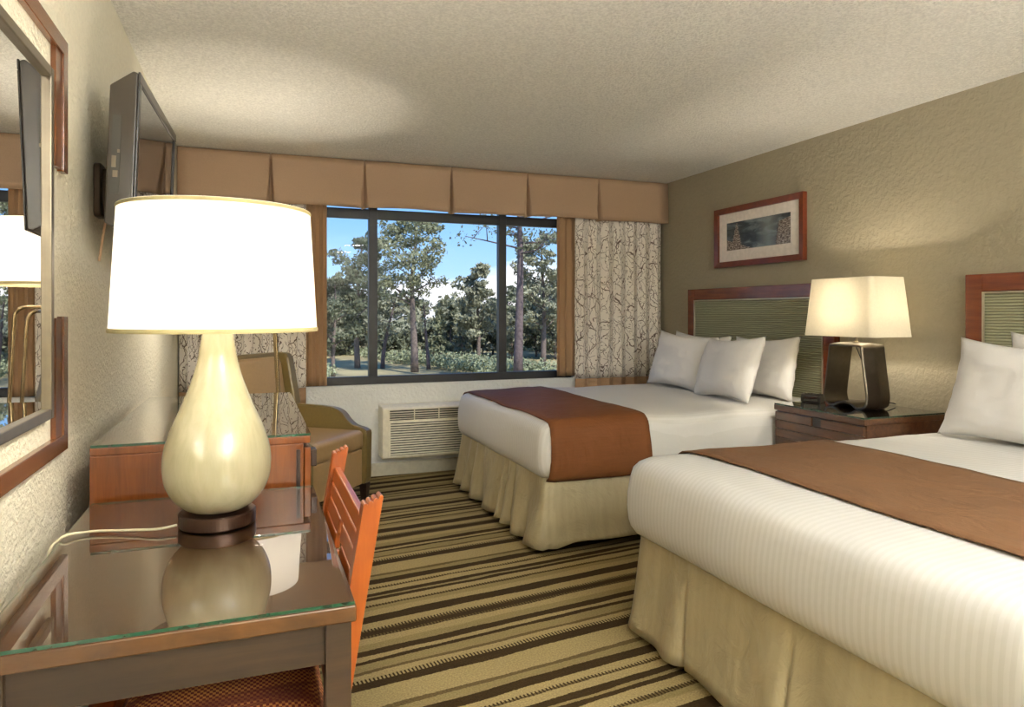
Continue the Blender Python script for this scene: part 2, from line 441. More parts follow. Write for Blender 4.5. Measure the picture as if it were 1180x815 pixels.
# ------------------------------------------------------------------ the room
YB = -2.6
struct(obj('floor', bbox(((XL-.1, YB-.1, -.1), (XR+.1, D+.1, 0))), 'carpet'))
ceil = struct(obj('ceiling', bbox(((XL-.1, YB-.1, H), (XR+.1, D+.2, H+.12))), 'ceiling'))
struct(obj('wall_left', bbox(((XL-.1, YB-.1, 0), (XL, D+.1, H))), 'wall_cream'))
struct(obj('wall_right', bbox(((XR, YB-.1, 0), (XR+.1, D+.1, H))), 'wall_olive'))
struct(obj('wall_rear', bbox(((XL, YB-.1, 0), (XR, YB, H))), 'wall_cream'))
WX0, WX1, WZ0, WZ1 = .36, 2.62, .715, 2.2
struct(obj('wall_window', bbox(((XL, D, 0), (XR, D+.16, WZ0)), ((XL, D, WZ1), (XR, D+.16, H)), ((XL, D, WZ0), (WX0, D+.16, WZ1)), ((WX1, D, WZ0), (XR, D+.16, WZ1))), 'wall_daylit'))
bm = bmesh.new(); prism(bm, [(D, 0), (D-.018, 0), (D-.018, .085), (D-.010, .098), (D, .098)], 'x', XL, XR)
struct(obj('baseboard_window', bm, 'baseboard'))
bm = bmesh.new(); prism(bm, [(XL, 0), (XL+.014, 0), (XL+.014, .09), (XL, .098)], 'y', YB, D-.018)
struct(obj('baseboard_left', bm, 'baseboard'))
bm = bmesh.new(); prism(bm, [(XR, 0), (XR-.014, 0), (XR-.014, .09), (XR, .098)], 'y', YB, D-.018)
struct(obj('baseboard_right', bm, 'baseboard'))

# window: bronze frame, two mullions, panes
w = bpy.data.objects.new('window_1', None); C.objects.link(w); w.location = (1.49, D+.07, WZ0); struct(w)
fy0, fy1 = D+.03, D+.09
obj('window_frame', bbox(((WX0, fy0, WZ0), (WX1, fy1, .778)), ((WX0, fy0, 2.018), (WX1, fy1, 2.092)), ((WX0, fy0, .778), (.42, fy1, 2.2)), ((2.56, fy0, .778), (WX1, fy1, 2.2)), ((.42, fy0, 2.165), (2.56, fy1, 2.2))), 'alu', w, bevel=.003)
for a, b in ((.862, .928), (1.945, 2.01)):
    obj('mullion', bbox(((a, fy0-.005, .778), (b, fy1, 2.165))), 'alu', w, bevel=.003)
for a, b in ((.42, .862), (.928, 1.945), (2.01, 2.56)):
    obj('pane', bbox(((a, D+.058, .778), (b, D+.062, 2.018))), 'window_glass', w)
    obj('pane', bbox(((a, D+.058, 2.092), (b, D+.062, 2.165))), 'window_glass', w)

# ------------------------------------------------------------------ valance and drapes
pl = [XL+.02, .129, .801, 1.481, 2.133, 2.791, XR-.04]
def valance():
    bm = bmesh.new()
    xs = set([XL+.006, XR-.006])
    for p in pl[1:-1]:
        for k in (-.06, -.035, -.024, -.016, -.011, -.006, 0, .006, .011, .016, .024, .035, .06): xs.add(p+k)
    for a, b in zip(pl, pl[1:]):
        for k in range(1, 10): xs.add(a+(b-a)*k/10)
    xs = sorted(x for x in xs if XL < x < XR)
    NZ = 9
    def Y(x, t):      # t: 0 top .. 1 hem
        y = D-.15-.012*t
        for p in pl[1:-1]:
            d = abs(x-p); wd = .004+.020*t**1.3
            if d < wd: y += .045*(1-(d/wd)**2)+.01
            elif d < .09: y -= .014*t*(1-(d-wd)/.09)
        y += .006*noise.noise(Vector((x*3.1, t*1.5, 3)))*(1+t)
        return y
    V = []
    for x in xs:
        col = []
        for j in range(NZ):
            t = j/(NZ-1)
            i = max(k for k in range(len(pl)) if pl[k] <= x or k == 0)
            f = (x-pl[i])/.66
            z = H-.006-t*(.362-.010*math.sin(PI*min(1, max(0, f)))+.006*(i % 2))
            col.append(bm.verts.new((x, Y(x, t), z)))
        V.append(col)
    for a, b in zip(V, V[1:]):
        for j in range(NZ-1): bm.faces.new((a[j], b[j], b[j+1], a[j+1]))
    return obj('fabric', bm, 'valance', vt, smooth=True, solid=.006)
vt = thing('window_valance', 'tan box-pleated fabric valance running across the top of the window wall', 'valance', (1.5, D-.1, 2.07))
valance()
obj('mounting_board', bbox(((XL+.004, D-.135, H-.036), (XR-.004, D-.002, H-.010))), 'valance', vt)
obj('end_return', bbox(((XR-.02, D-.145, 2.078), (XR-.012, D-.03, H-.03))), 'valance', vt)

def drape(name, x0, x1, zt, zb, y0, amp, nf, matn, parent, seed=0, lean=0):
    bm = bmesh.new(); n = nf*14+1
    def fn(u, v):
        z = zt+(zb-zt)*v
        x = x0+(x1-x0)*u
        ph = 2*PI*nf*u+seed
        a = amp*(.75+.25*v)*(.7+.6*abs(noise.noise(Vector((u*4, seed, 0)))))
        return (x+.25*amp*math.sin(2*ph)+lean*v, y0+a*math.sin(ph)+.008*noise.noise(Vector((u*5, v*4, seed))), z)
    ln = (x1-x0)*1.5
    grid(bm, n, 22, fn, lambda a, b: (a*ln, (zt-zb)*(1-b)))
    return obj(name, bm, matn, parent, smooth=True, solid=.003)

def drape_set(label, name, parts):
    pass
t = thing('window_drape', 'cream drape printed with brown twigs, hanging beside the olive wall', 'curtain', (3.0, D-.07, .56), 0, None)
drape('print_panel', 2.60, 3.455, 2.395, .715, D-.085, .034, 7, 'botanical', t, 1)
drape('hem_band', 2.60, 3.455, .712, .60, D-.088, .034, 7, 'brown_drape', t, 1)
t = thing('window_drape', 'cream drape printed with brown twigs, hanging behind the olive armchair', 'curtain', (-.05, D-.07, .56))
drape('print_panel', -.475, .385, 2.395, .722, D-.085, .034, 7, 'botanical', t, 2)
drape('hem_band', -.475, .385, .719, .59, D-.088, .034, 7, 'brown_drape', t, 2)
o = drape('side_drape', 2.435, 2.635, 2.395, .735, D-.045, .022, 3, 'brown_drape', None, 4)
tag(o, 'plain brown side drape between the window and the twig-print drape by the olive wall', 'curtain')
o = drape('side_drape', .372, .535, 2.395, .725, D-.045, .018, 3, 'brown_drape', None, 5)
tag(o, 'plain brown side drape at the window edge nearest the armchair', 'curtain')

# ------------------------------------------------------------------ air conditioner under the window
t = thing('air_conditioner', 'white wall air conditioner with louvered grille under the window', 'air conditioner', (1.45, D-.1, .16))
ax0, ax1, ay0, az0, az1 = .93, 2.0, D-.20, .158, .562
bm = bmesh.new(); prism(bm, [(ay0+.03, az0), (D-.001, az0), (D-.001, az1), (ay0+.055, az1), (ay0+.012, az1-.012), (ay0+.012, az0+.01)], 'x', ax0, ax1)
obj('housing', bm, 'duct_white', t, bevel=.012, seg=3)
bm = bmesh.new()
for k in range(14):
    z = az0+.035+k*.0185
    prism(bm, [(ay0+.016, z), (ay0-.006, z+.002), (ay0-.004, z+.009), (ay0+.016, z+.011)], 'x', ax0+.055, ax1-.055)
box(bm, (ax0+.045, ay0-.002, az0+.02), (ax0+.06, ay0+.016, az1-.12)); box(bm, (ax1-.06, ay0-.002, az0+.02), (ax1-.045, ay0+.016, az1-.12))
obj('front_grille', bm, 'duct_white', t)
obj('grille_shadow_plate', bbox(((ax0+.055, ay0+.0095, az0+.03), (ax1-.055, ay0+.0118, az0+.30))), 'louver_dark', t)  # dark plate stands in for the shadow between the louvers
obj('outlet_shadow_plate', bbox(((ax0+.05, ay0+.008, az1-.105), (ax1-.05, ay0+.014, az1-.03))), 'louver_dark', t)  # dark plate in place of the shade inside the outlet
bm = bmesh.new()
for k in range(4):
    z = az1-.098+k*.017
    box(bm, (ax0+.05, ay0-.004, z), (ax1-.05, ay0+.010, z+.005))
for k in range(6):
    x = ax0+.05+(ax1-ax0-.1)*k/5
    box(bm, (x-.003, ay0-.006, az1-.105), (x+.003, ay0+.010, az1-.03))
obj('outlet_louvers', bm, 'duct_white', t)
obj('trim_rail', bbox(((ax0+.04, ay0-.006, az1-.122), (ax1-.04, ay0+.014, az1-.107)), ((ax0+.04, ay0-.004, az1-.03), (ax1-.04, ay0+.02, az1-.018))), 'duct_white', t, bevel=.003)

# ------------------------------------------------------------------ beds
def rrect(x0, x1, y0, y1, r, n=8, per=26):
    """closed outline points starting at the head end on the near side, going round the foot"""
    pts = []
    def seg(a, b, k):
        for i in range(k): pts.append((a[0]+(b[0]-a[0])*i/k, a[1]+(b[1]-a[1])*i/k))
    def arc(cx, cy, a0, a1):
        for i in range(n): 
            a = a0+(a1-a0)*i/n; pts.append((cx+r*math.cos(a), cy+r*math.sin(a)))
    seg((x1, y0), (x0+r, y0), per); arc(x0+r, y0+r, -PI/2, -PI)
    seg((x0, y0+r), (x0, y1-r), per); arc(x0+r, y1-r, PI, PI/2)
    seg((x0+r, y1), (x1, y1), per); seg((x1, y1), (x1, y0), per)
    return pts

BX0, BX1 = 1.43, 3.40
def bed(y0, y1, label, seed, skirt_style):
    t = thing('bed', label, 'bed', ((BX0+BX1)/2, (y0+y1)/2, 0))
    bm = bmesh.new()
    prof = [(-.45, .712), (-.30, .711), (-.16, .708), (-.09, .704), (-.05, .697), (-.024, .682), (-.006, .660), (.004, .62), (.012, .56), (.014, .50), (.010, .45), (.002, .42), (-.014, .395), (-.04, .383)]
    if skirt_style: prof = [(d+(.022 if d > -.2 else 0), z+max(0, .6-z)*.07) for d, z in prof]
    rings = []
    for d, z in prof:
        r = max(.02, .075+d*.4) if d > -.1 else .04
        ring = []
        for (x, y) in rrect(BX0-d, BX1, y0-d, y1+d, r):
            k = noise.noise(Vector((x*2.3+seed, y*2.3, z*3)))*.010+noise.noise(Vector((x*9+seed, y*9, z*5)))*.003
            zz = z+(k if z > .69 else k*.4)
            if z < .47: zz += .016*noise.noise(Vector((x*1.7, y*1.7+seed, 4)))
            nx = -k if abs(x-BX0) < .15 else 0
            ring.append(bm.verts.new((x+nx*.8, y+(k*.8 if y > (y0+y1)/2 else -k*.8)*(1 if x > BX0+.12 else 0), zz)))
        rings.append(ring)
    n = len(rings[0])
    for a, b in zip(rings, rings[1:]):
        for i in range(n): bm.faces.new((a[i], a[(i+1) % n], b[(i+1) % n], b[i]))
    # fill the top with a flat quilt
    bmesh.ops.triangle_fill(bm, use_beauty=True, edges=[bm.edges.get((rings[0][i], rings[0][(i+1) % n])) for i in range(n)])
    bvh = BVHTree.FromBMesh(bm)
    obj('coverlet', bm, 'linen', t, smooth=True)
    # mattress and box spring core
    obj('box_spring', bbox(((BX0+.07, y0+.07, .13), (BX1-.02, y1-.07, .42))), 'pillow', t, bevel=.03)
    # gathered skirt
    bm = bmesh.new()
    bo = -.012*skirt_style; out = rrect(BX0+.03+bo, BX1-.03, y0+.03, y1-.03, .05, 8, 130)
    out = out[:len(out)-130]
    N_ = len(out); cx, cy = (BX0+BX1)/2, (y0+y1)/2
    NZ = 9; V = []; s = 0
    for i, (x, y) in enumerate(out):
        a = Vector(out[max(0, i-1)]+(0,)); b = Vector(out[min(N_-1, i+1)]+(0,))
        tg = (b-a); nrm = Vector((tg.y, -tg.x, 0)).normalized()
        if nrm.dot(Vector((x-cx, y-cy, 0))) < 0: nrm = -nrm
        if i: s += (Vector(out[i]+(0,))-Vector(out[i-1]+(0,))).length
        foot = abs(x-(BX0+.03+bo)) < .02
        col = []
        for j in range(NZ):
            v = j/(NZ-1); z = .43-.412*v
            nz1 = noise.noise(Vector((s*3.3, seed*7.1, v*.6)))
            if skirt_style == 0:
                fold = (math.sin(s*30+5*nz1)*.020*(.3+v) if foot else (math.sin(s*9+2*nz1)*.010+.014*nz1)*(.2+v))
            else:
                saw = (s*2.0+.35) % 1.0
                fold = (.018*nz1+.012*math.sin(s*17+4*nz1))*(.25+v)-(.03*math.exp(-((saw-.5)/.02)**2)*v)
            flare = (.055 if foot else .045)*v**1.2
            hz = z+(0.012*(1+noise.noise(Vector((s*2.1, seed, 9)))) if j == NZ-1 else 0)
            if not foot and j > NZ-3 and skirt_style == 0 and y < cy: hz += .022*min(1, max(0, (x-BX0-.08)/.1))*(1 if j == NZ-1 else .4)
            p = Vector((x, y, hz))+nrm*(fold+flare)
            col.append(bm.verts.new(p))
        V.append(col)
    for a, b in zip(V, V[1:]):
        for j in range(NZ-1): bm.faces.new((a[j], b[j], b[j+1], a[j+1]))
    obj('bed_skirt', bm, 'skirt', t, smooth=True, solid=.003)
    for (x, y) in ((BX0+.15, y0+.15), (BX0+.15, y1-.15), (BX1-.1, y0+.15), (BX1-.1, y1-.15)):
        b2 = bmesh.new(); lathe(b2, [(.022, 0), (.03, .01), (.03, .13)], (x, y), 16); obj('leg', b2, 'black', t)
    return bvh

def runner(bvh, y0, y1, xa, xb, matn, label, zdrop, seed):
    """scarf laid across the bed: rays cast inward from around the cross-section find the coverlet"""
    cy = (y0+y1)/2; hw = (y1-y0)/2
    path = []
    for k in range(16): path.append(((y0-.2, zdrop+(.585-zdrop)*k/15), (0, 1, 0)))
    for k in range(1, 10):
        a = PI/2*k/10; path.append(((y0+.10-.3*math.cos(a), .60+.3*math.sin(a)), (0, math.cos(a), -math.sin(a))))
    for k in range(40): path.append(((y0+.10+(2*hw-.2)*k/39, .95), (0, 0, -1)))
    for k in range(1, 10):
        a = PI/2*k/10; path.append(((y1-.10+.3*math.sin(a), .60+.3*math.cos(a)), (0, -math.sin(a), -math.cos(a))))
    for k in range(16): path.append(((y1+.2, .585-(.585-zdrop)*k/15), (0, -1, 0)))
    bm = bmesh.new(); V = []; NX = 16
    for i in range(NX+1):
        u = i/NX; col = []
        for j, ((py, pz), d) in enumerate(path):
            x = xa+(xb-xa)*u
            side = max(0, (.62-pz)/.3) if abs(py-cy) > hw else 0
            x += .012*noise.noise(Vector((py*2, pz*2, seed+u)))-.012*side*(1-2*u)
            hit = bvh.ray_cast(Vector((x, py, pz)), Vector(d))
            if hit[0] is None: p = Vector((x, py, pz))+Vector(d)*.2; nn = -Vector(d)
            else: p, nn = hit[0], hit[1]
            if nn.dot(Vector(d)) > 0: nn = -nn
            off = .006+.004*max(0, noise.noise(Vector((x*9, py*7, pz*7+seed))))+side*.010*(1+noise.noise(Vector((x*7+seed, pz*3, 1))))
            col.append(bm.verts.new(p+nn*off))
        V.append(col)
    for a, b in zip(V, V[1:]):
        for j in range(len(path)-1): bm.faces.new((a[j], b[j], b[j+1], a[j+1]))
    o = obj('bed_scarf', bm, matn, None, smooth=True, solid=.005)
    tag(o, label, 'bed scarf')

Y1A, Y1B, Y2A, Y2B = 3.35, 4.97, .87, 2.45
bvh1 = bed(Y1A, Y1B, 'bed nearest the window with white coverlet and tan gathered skirt', 1.0, 0)
bvh2 = bed(Y2A, Y2B, 'bed closest to the viewer with white striped coverlet and wide-pleated tan skirt', 5.0, 1)
runner(bvh1, Y1A, Y1B, 1.475, 2.06, 'runner', 'rust brown scarf across the foot of the bed by the window', .395, 1)
runner(bvh2, Y2A, Y2B, 1.66, 2.36, 'runner2', 'brown scarf across the closest bed, on the white striped coverlet', .43, 2)

def pillow(x, y, z, w, h, th, lean, yaw, label, seed, roll=0, plump=1):
    """stands on its long edge, face towards the foot of the bed"""
    bm = bmesh.new(); n = 30
    def shape(sg):
        def fn(u, v):
            a, b = 2*u-1, 2*v-1
            ax = a*w/2*(1.02-.10*(1-b*b)*a*a); bz = b*h/2*(1.03-.15*(1-a*a)*b*b)
            e = max(0, (1-a**4)*(1-b**4))**.55
            e *= (1-.25*abs(a)**2)*(1-.15*abs(b)**2)
            k = 1+.12*noise.noise(Vector((a*1.7+seed, b*1.7, sg)))
            fold = .010*noise.noise(Vector((a*5+seed, b*6, sg*2)))*(1-e*.4)
            return (sg*(th/2*e*k+fold*min(1, e*3)), ax, bz+h/2)
        return fn
    grid(bm, n, n, shape(-1)); grid(bm, n, n, shape(1))
    bmesh.ops.remove_doubles(bm, verts=bm.verts, dist=.0005)
    M4 = Matrix.Translation((x, y, z)) @ Matrix.Rotation(yaw, 4, 'Z') @ Matrix.Rotation(lean, 4, 'Y') @ Matrix.Rotation(roll, 4, 'X')
    o = obj('pillow', bm, 'pillow', None, smooth=True)
    o.matrix_world = M4
    return tag(o, label, 'pillow')
R = math.radians
pillow(3.22, 4.56, .70, .66, .42, .17, R(10), R(3), 'white pillow in the back row by the window bed headboard, mostly hidden', 3, R(2))
pillow(3.22, 3.83, .70, .68, .42, .17, R(11), R(-4), 'white pillow in the back row leaning on the green headboard beside the nightstand', 7, R(-2))
pillow(2.98, 4.47, .705, .68, .43, .18, R(17), R(5), 'front-row white pillow nearest the twig-print drape', 11, R(3))
pillow(2.90, 3.83, .705, .68, .43, .19, R(19), R(-8), 'front-row white pillow on the window bed, closer to the nightstand', 15, R(-3))
pillow(3.24, 1.88, .70, .68, .47, .16, R(8), R(2), 'white pillow peeking out behind the large pillow on the closest bed', 19, R(3))
pillow(2.99, 1.98, .705, .70, .46, .19, R(17), R(0), 'large white pillow at the front on the closest bed', 23, R(2))

def headboard(ya, yb, label):
    t = thing('headboard', label, 'headboard', (XR-.03, (ya+yb)/2, .2))
    zt, zb, f = 1.472, .20, .088
    x0, x1 = XR-.055, XR-.002
    bm = bmesh.new()
    box(bm, (x0, ya, zb), (x1, ya+f, zt)); box(bm, (x0, yb-f, zb), (x1, yb, zt))
    box(bm, (x0, ya+f, zt-f), (x1, yb-f, zt)); box(bm, (x0, ya+f, zb), (x1, yb-f, zb+f))
    obj('frame', bm, 'headboard_wood', t, bevel=.004)
    i = f+.002
    bm = bmesh.new(); q = .007
    a0, a1, b0, b1 = ya+i, yb-i, zb+i, zt-i
    for p, s in (((a0, b0), (a0+q, b1)), ((a1-q, b0), (a1, b1)), ((a0+q, b1-q), (a1-q, b1)), ((a0+q, b0), (a1-q, b0+q))):
        box(bm, (x0-.004, p[0], p[1]), (x1-.01, s[0], s[1]))
    obj('silver_bead', bm, 'silver_trim', t)
    obj('fabric_panel', bbox(((x0+.008, a0+q, b0+q), (x1-.01, a1-q, b1-q))), 'ribbed', t)
headboard(3.385, 4.95, 'red-brown framed headboard with ribbed green panel behind the window bed')
headboard(.93, 2.525, 'red-brown framed headboard with ribbed green panel behind the closest bed')

# ------------------------------------------------------------------ nightstand
nx0, nx1, ny0, ny1, nz = 2.90, XR-.02, 2.66, 3.31, .735
t = thing('nightstand', 'dark brown two-drawer nightstand with glass top between the beds', 'nightstand', (3.18, 3.0, 0))
obj('carcass', bbox(((nx0+.02, ny0+.005, .06), (nx1, ny1-.005, nz-.03))), 'stand_wood', t, bevel=.003)
obj('top_board', bbox(((nx0, ny0, nz-.03), (nx1, ny1, nz))), 'stand_wood', t, bevel=.003)
for z0, z1 in ((.50, .70), (.28, .49), (.07, .27)):
    bm = bmesh.new(); ym = (ny0+ny1)/2; hh = .035
    # grooved front with a notch for the pull
    for k in range(4):
        a = z0+(z1-z0)*k/4; b = z0+(z1-z0)*(k+1)/4-.004
        if k == 3:
            box(bm, (nx0+.002, ny0+.01, a), (nx0+.02, ym-hh, b)); box(bm, (nx0+.002, ym+hh, a), (nx0+.02, ny1-.01, b))
        else: box(bm, (nx0+.002, ny0+.01, a), (nx0+.02, ny1-.01, b))
    dr = obj('drawer', bm, 'stand_wood', t)
    obj('finger_pull', bbox(((nx0+.012, ym-hh, z1-(z1-z0)/4), (nx0+.0195, ym+hh, z1-.004))), 'black', dr).parent = dr
    dr.children[0].data.transform(Matrix.Translation(-Vector(t.location)))
for x in (nx0+.05, nx1-.06):
    for y in (ny0+.05, ny1-.05): obj('leg', bbox(((x-.02, y-.02, 0), (x+.02, y+.02, .06))), 'black', t)
slab_glass('glass_top', nx0+.002, ny0+.002, nx1-.002, ny1-.002, nz+.0005, .008, t)
NZT = nz+.0085

# bedside lamp
lx, ly = 3.205, 2.998
t = thing('bedside_lamp', 'lit bedside lamp with rectangular ivory shade and open dark metal loop base', 'lamp', (lx, ly, NZT))
zb = NZT+.001; zt_ = 1.098
prof = smooth_path([(0, zt_), (.075, zt_), (.098, zt_-.008), (.104, zt_-.05), (.118, zt_-.16), (.131, zt_-.26), (.132, zt_-.30), (.122, zb+.018), (.095, zb+.002), (.066, zb+.003), (.034, zb+.022), (0, zb+.030)], 5)
prof = [(p.x*1.14, p.y) for p in [Vector((a[0], a[1])) for a in prof]]
loop = prof+[(-a, b) for a, b in reversed(prof[1:-1])]
bm = bmesh.new(); n = len(loop); cols = []
cen = Vector((0, (zt_+zb)/2)); wds = [-.085, -.080, -.004, .004, .080, .085]
for i, (a, b) in enumerate(loop):
    p0 = Vector(loop[i-1]); p1 = Vector(loop[(i+1) % n]); tg = (p1-p0).normalized(); nn = Vector((tg.y, -tg.x))
    if nn.dot(Vector((a, b))-cen) < 0: nn = -nn
    ring = []
    for k, wx in enumerate(wds):
        o_ = (0, .004, .011, .011, .004, 0)[k]
        ring.append(bm.verts.new((lx+wx, ly+a+nn.x*o_, max(zb, b+nn.y*o_))))
    for k, wx in reversed(list(enumerate(wds))):
        ring.append(bm.verts.new((lx+wx, ly+a-nn.x*.009, b-nn.y*.009)))
    cols.append(ring)
for i in range(n):
    a, b = cols[i], cols[(i+1) % n]
    for k in range(len(a)): bm.faces.new((a[k], a[(k+1) % len(a)], b[(k+1) % len(a)], b[k]))
obj('loop_base', bm, 'metal_dark', t, smooth=False, bevel=0)
bm = bmesh.new(); lathe(bm, [(.018, zt_+.010), (.018, zt_+.014), (.009, zt_+.018), (.009, 1.20), (.013, 1.205), (.013, 1.235)], (lx, ly), 20)
obj('stem', bm, 'champagne', t, smooth=False)
bm = bmesh.new(); lathe(bm, [(.004, 1.236), (.02, 1.25), (.026, 1.275), (.022, 1.30), (.006, 1.315)], (lx, ly), 20)
obj('bulb', bm, 'bulb', t, smooth=True)
def rshade(hx, hy, r, z):
    return [(lx+a, ly+b, z) for a, b in [(sx*(hx-r)+r*math.cos(q), sy*(hy-r)+r*math.sin(q)) for sx, sy, q0 in ((1, 1, 0), (-1, 1, PI/2), (-1, -1, PI), (1, -1, 3*PI/2)) for q in [q0+PI/2*k/6 for k in range(7)]]]
bm = bmesh.new(); A = [bm.verts.new(p) for p in rshade(.148, .245, .028, 1.145)]; B_ = [bm.verts.new(p) for p in rshade(.124, .215, .028, 1.472)]
for i in range(len(A)): bm.faces.new((A[i], A[(i+1) % len(A)], B_[(i+1) % len(A)], B_[i]))
obj('lamp_shade', bm, 'shade2', t, solid=.0025)
bm = bmesh.new()
box(bm, (lx-.12, ly-.002, 1.455), (lx+.12, ly+.002, 1.458)); box(bm, (lx-.002, ly-.21, 1.455), (lx+.002, ly+.21, 1.458))
box(bm, (lx-.002, ly-.002, 1.315), (lx+.002, ly+.002, 1.455))
obj('shade_carrier', bm, 'champagne', t)
bm = bmesh.new(); tube(bm, smooth_path([(lx, ly, zt_-.012), (lx+.02, ly-.03, .99), (lx+.06, ly-.05, .86), (lx+.11, ly-.06, .78), (lx+.20, ly-.05, .765), (XR-.03, ly-.04, .755)], 6), .003)
obj('cord', bm, 'black', t, smooth=True)

# clock radio
cx0, cy0 = 3.14, 3.275
t = thing('clock_radio', 'small black clock radio on the nightstand behind the metal lamp base', 'clock radio', (cx0, cy0, NZT), R(28))
bm = bmesh.new(); prism(bm, [(-.05, .004), (.05, .004), (.05, .045), (-.005, .052), (-.042, .047), (-.05, .03)], 'y', -.075, .04)
obj('body', bm, 'black', t, world=False, bevel=.004)
obj('display', bbox(((-.0525, -.06, .010), (-.049, .02, .034))), 'screen', t, world=False)
bm = bmesh.new()
for k in range(5): box(bm, (-.03, -.06+k*.018, .05), (-.015, -.05+k*.018, .0555))
obj('buttons', bm, 'champagne', t, world=False)
bm = bmesh.new(); box(bm, (-.04, -.07, 0), (.04, .035, .005)); obj('foot', bm, 'black', t, world=False)

# ------------------------------------------------------------------ framed picture
py0, py1, pz0, pz1 = 3.667, 4.622, 1.632, 2.092
t = thing('framed_picture', 'framed misty canyon landscape photograph hanging on the olive wall above the window bed', 'picture', (XR-.01, (py0+py1)/2, pz0))
fw = .043
def mitred(bm, y0, y1, z0, z1, w, x0, x1, xi):
    o = [(y0, z0), (y1, z0), (y1, z1), (y0, z1)]; i = [(y0+w, z0+w), (y1-w, z0+w), (y1-w, z1-w), (y0+w, z1-w)]
    for k in range(4):
        a, b, c, d = o[k], o[(k+1) % 4], i[(k+1) % 4], i[k]
        v = [bm.verts.new((x0, *a)), bm.verts.new((x0, *b)), bm.verts.new((xi, *c)), bm.verts.new((xi, *d)), bm.verts.new((x1, *a)), bm.verts.new((x1, *b)), bm.verts.new((x1, *c)), bm.verts.new((x1, *d))]
        for q in ((0, 1, 2, 3), (4, 5, 6, 7), (0, 1, 5, 4), (1, 2, 6, 5), (2, 3, 7, 6), (3, 0, 4, 7)): bm.faces.new([v[j] for j in q])
bm = bmesh.new(); mitred(bm, py0, py1, pz0, pz1, fw, XR-.036, XR-.001, XR-.03)
obj('frame', bm, 'frame_wood', t)
obj('mat', bbox(((XR-.014, py0+fw-.005, pz0+fw-.005), (XR-.008, py1-fw+.005, pz1-fw+.005))), 'mat_board', t)
bm = bmesh.new(); a0, a1, b0, b1 = py0+.135, py1-.135, pz0+.128, pz1-.118
vs = [bm.verts.new((XR-.0155, *p)) for p in ((a1, b0), (a0, b0), (a0, b1), (a1, b1))]
f = bm.faces.new(vs); ul = bm.loops.layers.uv.verify()
for l, uvv in zip(f.loops, ((0, 0), (1, 0), (1, 1), (0, 1))): l[ul].uv = uvv
obj('print', bm, 'print', t)

# ------------------------------------------------------------------ desk
DX0, DX1, DY0, DY1, DZ = -.41, .176, 1.262, 2.165, .752
t = thing('desk', 'dark brown wooden desk with green-edged glass top under the mirror', 'desk', (-.12, 1.7, 0))
obj('desktop', bbox(((DX0, DY0, DZ-.03), (DX1, DY1, DZ))), 'desk_wood', t, bevel=.003)
ins = .012
for a, b in (((DX0+.05, DY0+ins+.006, DZ-.105), (DX1-.05, DY0+ins+.026, DZ-.03)), ((DX0+.05, DY1-ins-.026, DZ-.105), (DX1-.05, DY1-ins-.006, DZ-.03)),
             ((DX0+ins+.006, DY0+.05, DZ-.105), (DX0+ins+.026, DY1-.05, DZ-.03)), ((DX1-ins-.026, DY0+.05, DZ-.105), (DX1-ins-.006, DY1-.05, DZ-.03))):
    obj('apron', bbox((a, b)), 'desk_wood_shaded', t)
for x in (DX0+.008, DX1-.053):
    for y in (DY0+.008, DY1-.053): obj('leg', bbox(((x, y, 0), (x+.045, y+.045, DZ-.03))), 'desk_wood_shaded', t, bevel=.002)
slab_glass('glass_top', DX0+.004, DY0+.003, DX1-.003, DY1-.003, DZ+.0005, .006, t)
DZT = DZ+.0085

# big table lamp
tx, ty = -.078, 1.85
t = thing('table_lamp', 'large lit table lamp with white drum shade and cream gourd body on the desk', 'lamp', (tx, ty, DZT))
bm = bmesh.new(); z = DZT
lathe(bm, [(.086, z), (.088, z+.003), (.088, z+.030), (.085, z+.033), (.03, z+.034)], (tx, ty), 64)
obj('base', bm, 'lamp_base_dark', t, bevel=0)
zb = DZT+.034
body = smooth_path([(.050, zb), (.074, zb+.008), (.102, zb+.035), (.119, zb+.070), (.1245, zb+.110), (.121, zb+.150), (.106, zb+.200), (.085, zb+.250), (.065, zb+.300), (.0495, zb+.350), (.040, zb+.400), (.0335, zb+.440), (.031, zb+.475), (.030, zb+.50)], 6)
bm = bmesh.new(); lathe(bm, [(p.x, p.y) for p in [Vector((q[0], q[1])) for q in body]], (tx, ty), 72)
obj('gourd_body', bm, 'glaze', t, smooth=True)
bm = bmesh.new(); lathe(bm, [(.014, zb+.50), (.014, zb+.53), (.018, zb+.532), (.018, zb+.56)], (tx, ty), 20); obj('socket', bm, 'brass', t)
bm = bmesh.new(); lathe(bm, [(.006, zb+.561), (.022, zb+.58), (.03, zb+.61), (.024, zb+.64), (.006, zb+.66)], (tx, ty), 20); obj('bulb', bm, 'bulb', t, smooth=True)
s0, s1, r0, r1 = 1.231, 1.528, .233, .216
bm = bmesh.new(); lathe(bm, [(r0, s0), (r1, s1)], (tx, ty), 96, cap=False); sh = obj('lamp_shade', bm, 'shade', t, smooth=True, solid=.002)
for rr, zz, k in ((r0, s0, 1), (r1, s1, -1)):
    bm = bmesh.new(); n = 96
    lathe(bm, [(rr+.0035, zz-.001), (rr+.0045, zz+k*.004), (rr+.003, zz+k*.009), (rr-.003, zz+k*.009), (rr-.003, zz-.001), (rr+.0035, zz-.001)], (tx, ty), n, cap=False)
    obj('trim_tape', bm, 'shade_trim', sh, world=False).data.transform(Matrix.Translation(-Vector(t.location)))
bm = bmesh.new()
for k in range(3):
    a = k*2*PI/3+.4; tube(bm, [(tx, ty, 1.50), (tx+r1*.985*math.cos(a), ty+r1*.985*math.sin(a), 1.53)], .002, 6)
tube(bm, [(tx, ty, 1.47), (tx, ty, 1.515)], .006, 8)
obj('shade_spider', bm, 'brass', t)
